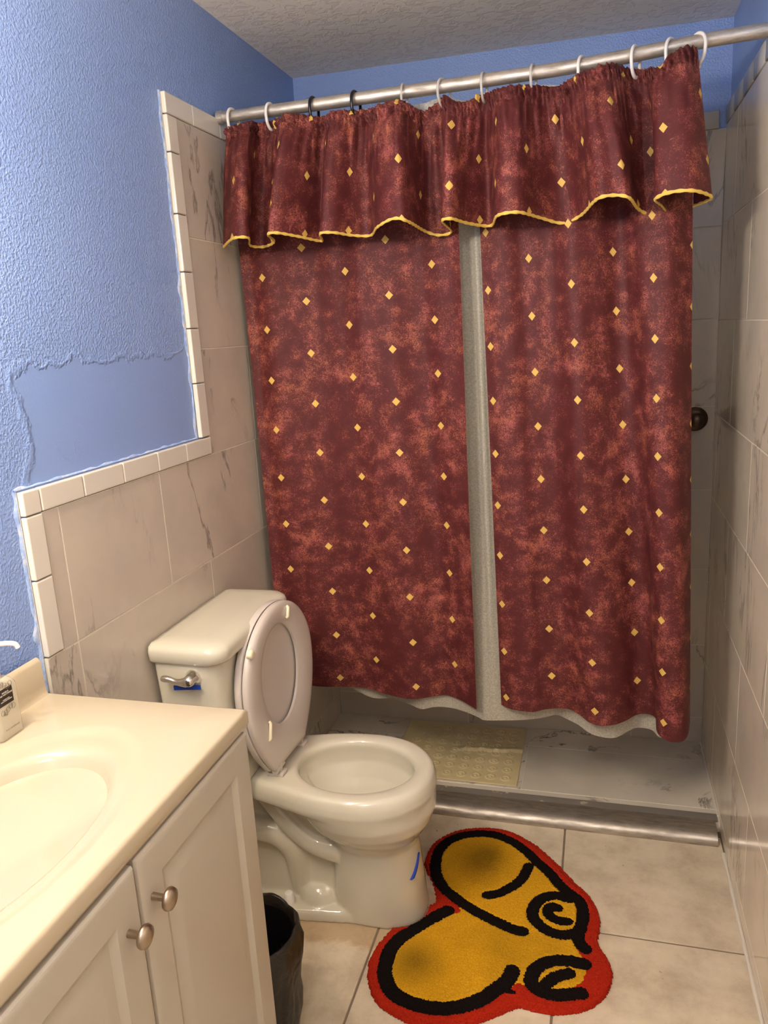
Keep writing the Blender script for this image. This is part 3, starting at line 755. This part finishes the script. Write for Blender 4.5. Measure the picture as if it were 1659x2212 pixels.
# bolt caps
for s in (-1, 1):
    bm = bmesh.new(); lathe(bm, [(.0155, 0), (.0155, .004), (.013, .028), (.0105, .034), (.006, .036)], (.208, TY+.010+s*.072, .034), 'z', 24); obj('bolt_cap', bm, 'plastic_white', toi)
# seat ring and lid, upright against the tank
def egg(zc, zb, ztop, hw, cy, n=72, flat=0):
    # outline in the y-z plane: narrow straight foot at zb, wide at zc
    out = []
    for i in range(n):
        a = 2*PI*i/n; c, s = math.cos(a), math.sin(a)
        if s >= 0: y = hw*c; z = zc+(ztop-zc)*s
        else:
            q = -s
            if flat:
                y = math.copysign(hw*(.45+.55*(1-q**2.6)) if abs(c) > .16 else hw*.45*abs(c)/.16*(.45+.55*(1-.987**2.6*1))/.45*1.0, c)
                if abs(c) <= .16: z = zb
                else: z = zc-(zc-zb)*min(1, q/.987)**1.25
            else: y = hw*c; z = zc-(zc-zb)*q
        out.append((cy+y, z))
    return out
SY = -.402
def seatmap(y, z, x): # lean back slightly
    return (x-(z-.46)*.02+(y-SY)*.05, y, z)
OUT = egg(.700, .462, .882, .190, SY, flat=1); INN = egg(.700, .560, .826, .104, SY)
SX = .226
bm = bmesh.new(); RR_ = []
prof = [(0.0, -.5), (.0, .3), (.07, .72), (.20, .95), (.40, 1.0), (.70, .85), (.90, .45), (1.0, .1), (1.0, -.5)]
for (yo, zo), (yi, zi) in zip(OUT, INN):
    ring = []
    for f, h in prof: ring.append(seatmap(yo+(yi-yo)*f, zo+(zi-zo)*f, SX+h*.011))
    RR_.append(ring)
RR_.append(RR_[0]); 
V = [[bm.verts.new(p) for p in r] for r in RR_[:-1]]
nn = len(V)
for i in range(nn):
    a, b = V[i], V[(i+1) % nn]
    for k in range(len(prof)):
        k2 = (k+1) % len(prof); bm.faces.new((a[k], a[k2], b[k2], b[k]))
seat = obj('seat', bm, 'seat_plastic', toi, 60)
bm = bmesh.new()
def disc(sc, x): return [seatmap(SY+(y-SY)*sc[0], .675+(z-.675)*sc[1], x) for y, z in OUT]
loft(bm, [disc((.97, .97), SX-.028), disc((1.005, 1.002), SX-.026), disc((1.015, 1.006), SX-.020), disc((1.015, 1.006), SX-.012), disc((1.0, 1.0), SX-.009), disc((.9, .9), SX-.012)])
obj('seat_lid', bm, 'seat_plastic', toi, 60)
for dy, z, rot in ((-.160, .816, 0), (.050, .845, 1), (-.112, .590, 2)):
    bm = bmesh.new(); n0 = 0
    p = seatmap(SY+dy, z, SX+.009)
    if rot == 0: lathe(bm, [(.0115, -.003), (.0115, .006), (.009, .0095), (.004, .0105)], p, 'x', 20)
    else:
        ln = .015 if rot != 2 else .024
        d = {1: (.25, .97), 2: (.22, .97), 3: (-.22, .97)}[rot]
        tube(bm, [(p[0]+.001, p[1]-d[0]*ln, p[2]-d[1]*ln), (p[0]+.005, p[1]-d[0]*ln*.8, p[2]-d[1]*ln*.8), (p[0]+.005, p[1]+d[0]*ln*.8, p[2]+d[1]*ln*.8), (p[0]+.001, p[1]+d[0]*ln, p[2]+d[1]*ln)], .0042, 12)
    obj('seat_bumper', bm, 'rubber_white', toi, 60)
for s in (-1, 1):
    bm = bmesh.new(); yc = SY+.008+s*.074
    add_box(bm, .196, .240, yc-.016, yc+.016, .4425, .452, .003, 2)
    tube(bm, [(.222, yc-.022, .463), (.222, yc+.022, .463)], .0095, 16)
    add_box(bm, .205, .232, yc-.007, yc+.007, .446, .475, .003, 2)
    add_box(bm, .214, .226, yc-.026-.004*s, yc+.026-.004*s, .458, .482, .003, 2)
    obj('seat_hinge', bm, 'seat_plastic', toi)

# ------------------------------------------------------------------ vanity
CT = .917; CY = -.996; CX = .430; VB = -1.98
van = thing('vanity_cabinet', 'white vanity cabinet with raised-panel doors under the sink top', 'cabinet', (.22, -1.49, 0))
bm = bmesh.new()
add_box(bm, .004, .408, CY-.028, CY-.012, .0, .882, .001, 1); add_box(bm, .004, .408, VB+.01, VB+.026, .0, .882, .001, 1); add_box(bm, .004, .012, VB+.026, CY-.028, .0, .882); add_box(bm, .395, .408, VB+.026, CY-.028, .09, .882); add_box(bm, .012, .395, VB+.026, CY-.028, .09, .104); add_box(bm, .33, .345, VB+.026, CY-.028, 0, .09)
obj('body', bm, 'cab_white', van, 0)
def door(y0, y1, z0, z1, x, tilt=0):
    bm = bmesh.new(); fr = .058
    def rr(i, xx): return [(xx, y0+i, z0+i), (xx, y1-i, z0+i), (xx, y1-i, z1-i), (xx, y0+i, z1-i)]
    rings = [rr(0, x-.019), rr(0, x-.005), rr(.002, x-.0015), rr(.005, x), rr(.012, x), rr(.015, x-.0025), rr(.018, x), rr(fr, x), rr(fr+.004, x-.005), rr(fr+.010, x-.007), rr(fr+.018, x-.006), rr(fr+.040, x-.0005), rr(fr+.046, x)]
    rings = [rr(0, x-.019), rr(0, x-.006), rr(.002, x-.002), rr(.006, x-.0005), rr(.012, x), rr(fr-.006, x), rr(fr, x-.004), rr(fr+.006, x-.006), rr(fr+.028, x-.001), rr(fr+.034, x-.0005)]
    loft(bm, rings); return obj('door', bm, 'cab_white', van, 25)
d1 = door(-1.350, -1.009, .11, .879, .432); d2 = door(-1.700, -1.357, .11, .877, .434); d3 = door(-1.97, -1.704, .11, .877, .432)
for dd, y, z in ((d1, -1.326, .806), (d2, -1.388, .800)):
    bm = bmesh.new(); lathe(bm, [(.0055, 0), (.005, .016), (.0065, .020), (.0150, .0225), (.0160, .0255), (.0145, .0300), (.008, .0330), (.002, .0338)], (.4325, y, z), 'x', 32); obj('knob', bm, 'nickel', dd, 60)

top = thing('sink_countertop', 'cream cultured-marble sink top with an oval basin and low backsplash', 'sink', (.22, -1.49, CT-.035))
bm = bmesh.new()
BX, BY = .215, -1.395
n = 96
def oval(a, b, z, dx=0): return [(BX+dx+a*math.cos(2*PI*i/n), BY+b*math.sin(2*PI*i/n), z) for i in range(n)]
def rectring(inset, z):
    out = []; x0, x1, y0, y1 = .004+0*inset, CX-inset, VB, CY-inset
    for i in range(n):
        a = 2*PI*i/n; c, s = math.cos(a), math.sin(a)
        # ray from the basin centre to the rectangle
        ts = []
        if c > 1e-6: ts.append((x1-BX)/c)
        if c < -1e-6: ts.append((x0-BX)/c)
        if s > 1e-6: ts.append((y1-BY)/s)
        if s < -1e-6: ts.append((y0-BY)/s)
        t = min(ts); out.append([BX+c*t, BY+s*t, z])
    # snap nearest points on to the corners
    for cxx, cyy in ((x1, y1), (x1, y0), (x0, y1), (x0, y0)):
        k = min(range(n), key=lambda q: (out[q][0]-cxx)**2+(out[q][1]-cyy)**2); out[k] = [cxx, cyy, z]
    return out
rings = [rectring(.006, CT-.034), rectring(.002, CT-.032), rectring(.0, CT-.026), rectring(0, CT-.006), rectring(.002, CT-.0015), rectring(.006, CT),
         oval(.180, .305, CT), oval(.174, .298, CT-.0012), oval(.166, .286, CT-.0052), oval(.156, .270, CT-.0078), oval(.148, .252, CT-.0085), oval(.141, .240, CT-.012), oval(.136, .231, CT-.022), oval(.129, .220, CT-.045), oval(.115, .198, CT-.078), oval(.092, .160, CT-.108), oval(.060, .105, CT-.126), oval(.024, .03, CT-.134)]
loft(bm, rings, True, True)
for f in list(bm.faces):
    pass
ob = obj('countertop', bm, 'counter', top, 60)
bm = bmesh.new()
prof = [(.004, CT-.001), (.004, CT+.064), (.006, CT+.070), (.012, CT+.073), (.017, CT+.071), (.021, CT+.064), (.0225, CT+.02), (.0235, CT+.008), (.0260, CT+.002), (.0285, CT-.001)]
loft(bm, [[(x, y, z) for x, z in prof] for y in (VB, CY-.008)])
obj('backsplash', bm, 'counter', top, 40)
bm = bmesh.new(); lathe(bm, [(.021, 0), (.021, .003), (.016, .004), (.014, .001), (.002, .0)], (BX, BY, CT-.1345), 'z', 28); obj('drain', bm, 'chrome', top)

# soap dispenser
CT += .0006
so = thing('soap_dispenser', 'clear pump bottle of hand soap with a dark label on the sink top', 'soap bottle', (.054, -1.152, CT))
bx0, bx1, by0, by1 = .031, .077, -1.180, -1.125
bm = bmesh.new(); R = []
for z, i, r in ((0, .004, .006), (.003, .0, .008), (.088, .0, .008), (.096, .003, .009), (.101, .009, .008)):
    rr = []
    for cxx, cyy, a0 in ((bx1-i-r, by1-i-r, 0), (bx0+i+r, by1-i-r, PI/2), (bx0+i+r, by0+i+r, PI), (bx1-i-r, by0+i+r, 1.5*PI)):
        for k in range(6):
            a = a0+PI/2*k/5; rr.append((cxx+r*math.cos(a), cyy+r*math.sin(a), CT+z))
    R.append(rr)
loft(bm, R); obj('bottle_body', bm, 'bottle', so, 50)
bm = bmesh.new(); add_box(bm, bx0+.003, bx1-.003, by0+.003, by1-.003, CT+.004, CT+.060, .003, 2); obj('liquid_soap', bm, 'liquid', so)
bm = bmesh.new(); lathe(bm, [(.012, .100), (.012, .118), (.010, .120), (.004, .121), (.004, .150), (.009, .151), (.010, .156), (.009, .163), (.004, .165)], (.054, -1.152, CT), 'z', 24)
tube(bm, catmull([(.054, -1.152, CT+.158), (.072, -1.140, CT+.160), (.088, -1.130, CT+.157), (.092, -1.127, CT+.149)], 5), .0042, 12); obj('pump', bm, 'plastic_white', so)
bm = bmesh.new(); add_box(bm, bx1, bx1+.0006, -1.172, -1.140, CT+.060, CT+.088, 0); lb = obj('bottle_label', bm, 'label_black', so, 0); lb['label'] = 'small black label with white lettering'
def text(body, size, loc, mat, parent, rot=(PI/2, 0, PI/2)):
    cu = bpy.data.curves.new('t', 'FONT'); cu.body = body; cu.size = size; cu.align_x = 'CENTER'; cu.extrude = .0001
    to = bpy.data.objects.new('t', cu); COL.objects.link(to)
    bpy.context.view_layer.update()
    me = bpy.data.meshes.new_from_object(to.evaluated_get(bpy.context.evaluated_depsgraph_get()))
    bpy.data.objects.remove(to)
    me.transform(Matrix.Translation(Vector(loc)) @ Matrix.Rotation(rot[2], 4, 'Z') @ Matrix.Rotation(rot[0], 4, 'X'))
    me.transform(Matrix.Translation(-root_loc(parent)))
    me.materials.clear(); me.materials.append(M[mat])
    o = bpy.data.objects.new('lettering', me); COL.objects.link(o); o.parent = parent
    return o
# label lettering, one mesh
lt = text('VANILLA\nAND NECTARINE\n', .0038, (bx1+.0009, -1.156, CT+.0805), 'label_print', lb)
text('HAND SOAP\nWITH MOISTURIZERS', .0026, (bx1+.0009, -1.156, CT+.0690), 'label_print', lb)
text('18 FL OZ (532 mL)', .0040, (bx1+.0004, -1.152, CT+.016), 'print_grey', lb)
for s in (1, -1):
    bm = bmesh.new(); P_ = []
    for q in range(5):
        for k in range(14):
            a = k*.62+q*.9; rr = .0055*(1-.035*k)
            P_.append((bx1+.0005+.0001*(q % 2), min(max(-1.1665+.0058*q+rr*math.cos(a), by0+.004), by1-.003), CT+.072+s*(.0215+.0075*math.sin(q*1.3+.6)*.4+rr*1.1*math.sin(a))))
    tube(bm, P_, .00035, 5); obj('scroll_print', bm, 'print_grey', so)

# ------------------------------------------------------------------ bin
BC = Vector((.277, -.820, 0))
bn = thing('trash_bin', 'small round bin lined with a crumpled black bag between vanity and toilet', 'bin', (BC.x, BC.y, 0))
bm = bmesh.new(); lathe(bm, [(.085, .002), (.09, .004), (.100, .255), (.103, .262), (.100, .265), (.096, .255), (.086, .01)], BC, 'z', 40, True, True); obj('bucket', bm, 'plastic_black', bn)
bm = bmesh.new(); R = []
ZS = [(.010, .088, 0), (.03, .098, .3), (.06, .103, .6), (.10, .108, 1), (.14, .110, 1), (.18, .114, 1), (.22, .116, 1), (.255, .115, .8), (.278, .113, .5), (.287, .109, .3), (.284, .104, .3), (.25, .100, .4), (.20, .096, .6), (.12, .090, 1), (.06, .07, 1), (.05, .03, 1)]
for z, r, w in ZS:
    ring = []
    for k in range(96):
        a = 2*PI*k/96
        q = noise.noise(Vector((math.cos(a)*2.6, math.sin(a)*2.6, z*9)))*.014+noise.noise(Vector((math.cos(a)*8, math.sin(a)*8, z*22)))*.008
        if z <= .05: q *= .3
        ring.append((BC.x+(r+q*w)*math.cos(a), BC.y+(r+q*w)*math.sin(a), z+(.006*noise.noise(Vector((math.cos(a)*3, math.sin(a)*3, 5))) if z > .25 else 0)))
    R.append(ring)
loft(bm, R, False, True); o = obj('bin_bag', bm, 'bag', bn, 180)
bm = bmesh.new(); P_ = catmull([(BC.x+.105, BC.y-.03, .04), (BC.x+.122, BC.y-.035, .03), (BC.x+.132, BC.y-.05, .012), (BC.x+.128, BC.y-.075, .006)], 5)
tube(bm, P_, [.010, .011, .012, .012, .012, .011, .011, .010, .010, .010, .009, .009, .008, .008, .007, .006], 10, flat=.35); obj('bag_tie', bm, 'bag', bn)

# ------------------------------------------------------------------ rug
outer = [(0.665, 0.007), (0.733, 0.011), (0.786, -0.008), (0.84, -0.046), (0.882, -0.088), (0.923, -0.136), (0.957, -0.185), (0.99, -0.219), (1.012, -0.26), (1.025, -0.301), (1.025, -0.344), (1.02, -0.385), (1.03, -0.416), (1.046, -0.445), (1.055, -0.48), (1.053, -0.511), (1.041, -0.547), (1.023, -0.575), (0.997, -0.599), (0.96, -0.617), (0.924, -0.627), (0.886, -0.628), (0.851, -0.624), (0.826, -0.637), (0.795, -0.662), (0.763, -0.684), (0.721, -0.706), (0.677, -0.717), (0.62, -0.722), (0.574, -0.71), (0.527, -0.688), (0.499, -0.655), (0.48, -0.619), (0.472, -0.584), (0.472, -0.54), (0.485, -0.491), (0.508, -0.439), (0.536, -0.403), (0.564, -0.365), (0.588, -0.344), (0.592, -0.333), (0.589, -0.316), (0.583, -0.296), (0.562, -0.250), (0.533, -0.201), (0.525, -0.163), (0.532, -0.107), (0.555, -0.061), (0.6, -0.018)]
yellow = [(0.668, -0.363), (0.643, -0.316), (0.604, -0.284), (0.576, -0.241), (0.559, -0.193), (0.559, -0.132), (0.576, -0.085), (0.611, -0.05), (0.665, -0.027), (0.716, -0.025), (0.765, -0.044), (0.813, -0.082), (0.846, -0.121), (0.887, -0.164), (0.917, -0.207), (0.946, -0.235), (0.973, -0.262), (0.985, -0.304), (0.982, -0.347), (0.964, -0.391), (0.974, -0.439), (0.988, -0.463), (0.995, -0.493), (0.988, -0.525), (0.969, -0.548), (0.962, -0.572), (0.929, -0.581), (0.898, -0.578), (0.873, -0.567), (0.862, -0.569), (0.836, -0.565), (0.82, -0.583), (0.793, -0.591), (0.763, -0.627), (0.72, -0.657), (0.676, -0.674), (0.629, -0.677), (0.587, -0.67), (0.551, -0.654), (0.525, -0.619), (0.514, -0.58), (0.514, -0.531), (0.529, -0.488), (0.56, -0.446), (0.595, -0.403), (0.632, -0.37), (0.654, -0.375)]
strokes = [([(0.834, -0.401), (0.808, -0.398), (0.771, -0.384), (0.724, -0.364), (0.68, -0.341), (0.643, -0.316), (0.604, -0.284), (0.576, -0.241), (0.561, -0.193), (0.559, -0.132), (0.576, -0.085), (0.611, -0.05), (0.665, -0.027), (0.716, -0.025), (0.765, -0.044), (0.813, -0.082), (0.846, -0.121), (0.887, -0.164), (0.917, -0.207), (0.946, -0.235), (0.973, -0.262), (0.983, -0.304), (0.98, -0.347), (0.972, -0.389), (0.981, -0.416), (0.992, -0.427)], .0165),
 ([(0.827, -0.148), (0.815, -0.2), (0.791, -0.239), (0.758, -0.273), (0.727, -0.289)], .0155),
 ([(0.946, -0.258), (0.911, -0.252), (0.876, -0.269), (0.856, -0.305), (0.855, -0.343), (0.874, -0.369), (0.901, -0.387), (0.931, -0.392), (0.96, -0.383)], .0165),
 ([(0.917, -0.299), (0.9, -0.296), (0.892, -0.317), (0.904, -0.336), (0.924, -0.344), (0.945, -0.342)], .0148),
 ([(0.63, -0.368), (0.595, -0.403), (0.56, -0.446), (0.529, -0.488), (0.514, -0.531), (0.514, -0.58), (0.525, -0.619), (0.551, -0.654), (0.587, -0.67), (0.629, -0.677), (0.676, -0.674), (0.72, -0.657), (0.763, -0.627), (0.793, -0.591), (0.814, -0.562), (0.822, -0.532)], .019),
 ([(0.797, -0.59), (0.831, -0.594)], .006),
 ([(0.991, -0.476), (0.955, -0.473), (0.915, -0.481), (0.884, -0.504), (0.869, -0.535), (0.873, -0.564), (0.898, -0.578), (0.929, -0.581), (0.959, -0.572), (0.985, -0.564)], .0178),
 ([(0.906, -0.552), (0.926, -0.528), (0.956, -0.511)], .0165)]
def smoothpoly(p): return [(v.x, v.y) for v in catmull([(a, b, 0) for a, b in p], 3, True)]
def inside(px, py, poly):
    c = False; j = len(poly)-1
    for i in range(len(poly)):
        xi, yi = poly[i]; xj, yj = poly[j]
        if (yi > py) != (yj > py) and px < (xj-xi)*(py-yi)/(yj-yi)+xi: c = not c
        j = i
    return c
rug = thing('bath_rug', 'red-edged tufted rug with yellow shapes and black curved lines on the floor', 'rug', (.76, -.36, 0))
cs = .0026; X0, X1, Y0, Y1 = .462, 1.065, -.732, .02
nx, ny = int((X1-X0)/cs), int((Y1-Y0)/cs)
OP, YP = smoothpoly(outer), yellow
ST = [([(v.x, v.y) for v in catmull([(a, b, 0) for a, b in s], 6)], w) for s, w in strokes]
cell = [[0]*ny for _ in range(nx)]
def scan(poly, val, cond=None):
    for j in range(ny):
        py0 = Y0+(j+.5)*cs
        if True:
            xsx = []
            k = len(poly)-1
            for i in range(len(poly)):
                xi, yi = poly[i]; xj, yj = poly[k]
                if (yi > py0) != (yj > py0): xsx.append((xj-xi)*(py0-yi)/(yj-yi)+xi)
                k = i
            xsx.sort()
            for a, b in zip(xsx[::2], xsx[1::2]):
                jit = .0035
                a += jit*noise.noise(Vector((a*160, py0*160, 1))); b += jit*noise.noise(Vector((b*160, py0*160, 2)))
                for i in range(max(0, int((a-X0)/cs)), min(nx, int((b-X0)/cs)+1)): 
                    if not cond or cell[i][j]: cell[i][j] = val
scan(OP, 1); scan(YP, 2, True)
for s, w in ST:
    for a, b in zip(s, s[1:]):
        x0 = int((min(a[0], b[0])-w-.005-X0)/cs); x1 = int((max(a[0], b[0])+w+.005-X0)/cs)+1
        y0 = int((min(a[1], b[1])-w-.005-Y0)/cs); y1 = int((max(a[1], b[1])+w+.005-Y0)/cs)+1
        dx, dy = b[0]-a[0], b[1]-a[1]; L2 = dx*dx+dy*dy+1e-12
        for i in range(max(0, x0), min(nx, x1)):
            for j in range(max(0, y0), min(ny, y1)):
                px_, py_ = X0+(i+.5)*cs, Y0+(j+.5)*cs
                t = min(1, max(0, ((px_-a[0])*dx+(py_-a[1])*dy)/L2))
                d = math.hypot(px_-a[0]-t*dx, py_-a[1]-t*dy)
                if d < w+.0022*noise.noise(Vector((px_*190, py_*190, 4))) and cell[i][j]: cell[i][j] = 3
def toilet_foot(x, y): return (abs((x-.441)/.136)**2.4+abs((y-TY-.034)/.104)**2.4) < 1
for i in range(nx):
    for j in range(ny):
        if cell[i][j] and toilet_foot(X0+(i+.5)*cs, Y0+(j+.5)*cs): cell[i][j] = 0
HV = {}
def hv(i, j):
    # vertex height: low at the outside edge, uneven pile elsewhere
    if (i, j) not in HV:
        full = all(0 <= i+a < nx and 0 <= j+b < ny and cell[i+a][j+b] for a in (-1, 0) for b in (-1, 0))
        wide = all(0 <= i+a < nx and 0 <= j+b < ny and cell[i+a][j+b] for a in (-4, 3) for b in (-4, 3))
        kinds_ = {cell[i+a][j+b] for a in (-1, 0) for b in (-1, 0) if 0 <= i+a < nx and 0 <= j+b < ny}
        h = (.0145 if wide else .0115)+.0014*noise.noise(Vector((i*.55, j*.55, 0)))+.0008*random.uniform(-1, 1)
        if full and len(kinds_) > 1: h -= .0018
        HV[(i, j)] = h if full else .001
        if not full: HV[(i, j)] = .001
    return HV[(i, j)]
for val, nm, mt, lb_ in ((1, 'border_pile', 'pile_red', 'red border pile'), (2, 'field_pile', 'pile_yellow', 'yellow pile'), (3, 'line_pile', 'pile_black', 'black pile lines')):
    bm = bmesh.new(); VV = {}
    def gv(i, j):
        if (i, j) not in VV:
            q = .0007
            VV[(i, j)] = bm.verts.new((X0+i*cs+q*noise.noise(Vector((i*.9, j*.9, 3)))*2, Y0+j*cs+q*noise.noise(Vector((i*.9, j*.9, 6)))*2, hv(i, j)))
        return VV[(i, j)]
    for i in range(nx):
        for j in range(ny):
            if cell[i][j] == val: bm.faces.new((gv(i, j), gv(i+1, j), gv(i+1, j+1), gv(i, j+1)))
    o = obj(nm, bm, mt, rug, 180, fixn=False); o['label'] = lb_

# ------------------------------------------------------------------ bath mat in the shower
mat = thing('bath_mat', 'beige vinyl anti-slip mat with rows of suction rings on the shower floor', 'bath mat', (.56, .40, .031))
bm = bmesh.new()
mx0, mx1, my0, my1 = .30, .756, .216, .600
nxm, nym = 168, 140
G = []
def cup(x, y):
    i = round((.713-x)/.0508); j = round((y-.254)/.0505)
    r = math.hypot(x-(.713-.0508*i), y-(.254+.0505*j))
    if not (0 <= j <= 6 and 0 <= i <= 7): return 0
    return .0034*math.exp(-((r-.0135)/.0022)**2)+.0045*math.exp(-(r/.0042)**2)
for j in range(nym+1):
    y = my0+(my1-my0)*j/nym; r = []
    for i in range(nxm+1):
        x = mx0+(mx1-mx0)*i/nxm
        z = .0345+.0012*noise.noise(Vector((x*9, y*9, 0)))+cup(x, y)
        dd = y-(.430-.10*(.756-x)+.006*noise.noise(Vector((x*16, 0, 0))))
        if -.004 < dd < .03 and x > .50: z += .011*(1 if dd < .006 else 1-(dd-.006)/.024)*min(1, (x-.50)/.05)
        r.append((x, y, z))
    G.append(r)
V = [[bm.verts.new(p) for p in r] for r in G]
for j in range(nym):
    for i in range(nxm): bm.faces.new((V[j][i], V[j][i+1], V[j+1][i+1], V[j+1][i]))
o = obj('mat_sheet', bm, 'mat_vinyl', mat, 180, fixn=False); md = o.modifiers.new('t', 'SOLIDIFY'); md.thickness = .0028; md.offset = -1

# ------------------------------------------------------------------ shower valve
vl = thing('shower_valve', 'dark round shower valve with a knob on the back shower wall', 'shower valve', (1.318, D, 1.205))
bm = bmesh.new(); lathe(bm, [(.040, -.001), (.040, -.004), (.036, -.009), (.026, -.011), (.018, -.014), (.016, -.016)], (1.318, D, 1.205), 'y', 36); obj('escutcheon', bm, 'bronze', vl, 60)
bm = bmesh.new(); lathe(bm, [(.011, -.014), (.011, -.032), (.020, -.036), (.022, -.055), (.018, -.060), (.004, -.061)], (1.318, D, 1.205), 'y', 28); obj('valve_knob', bm, 'bronze', vl, 60)

# ------------------------------------------------------------------ light over the vanity (off to the left of the photo)
lf = thing('vanity_light', 'bar light with three glowing frosted globes on the blue wall above the vanity', 'lamp', (-.004, -1.50, 1.98))
bm = bmesh.new(); add_box(bm, -.010, .016, -1.78, -1.22, 1.935, 2.025, .006, 3); obj('light_bar', bm, 'nickel', lf)
EM = mat_emit('globe_glow', (1.0, .84, .65, 1), 34)
for y in (-1.30, -1.50, -1.70):
    bm = bmesh.new(); lathe(bm, [(.022, .0), (.022, .035), (.028, .045)], (.014, y, 1.98), 'x', 24); h = obj('lamp_holder', bm, 'nickel', lf)
    bm = bmesh.new(); bmesh.ops.create_uvsphere(bm, u_segments=32, v_segments=20, radius=.055, matrix=Matrix.Translation((.105, y, 1.98))); obj('globe', bm, EM, lf, 180)

lc = thing('added_fill_light', 'added round fill light behind the camera, put in to brighten the room', 'lamp', (.72, -2.25, 2.40))  # added fill lamp, out of view, only lifts the overall brightness
bm = bmesh.new(); lathe(bm, [(.09, 0), (.09, -.02), (.03, -.03), (.012, -.04), (.012, -.10)], (.72, -2.25, 2.392), 'z', 32); obj('fill_light_base', bm, 'nickel', lc)
E2 = mat_emit('fill_glow', (1.0, .94, .86, 1), 13)
bm = bmesh.new(); bmesh.ops.create_uvsphere(bm, u_segments=32, v_segments=20, radius=.10, matrix=Matrix.Translation((.72, -2.25, 2.20))); obj('globe', bm, E2, lc, 180)

# ------------------------------------------------------------------ world and view
w = bpy.data.worlds.new('world'); SC.world = w; w.use_nodes = True
w.node_tree.nodes['Background'].inputs[0].default_value = (.5, .6, .8, 1); w.node_tree.nodes['Background'].inputs[1].default_value = .02
SC.view_settings.view_transform = 'Standard'; SC.view_settings.look = 'None'; SC.view_settings.gamma = 1; SC.view_settings.use_curve_mapping = False
SC.view_settings.exposure = 2.3
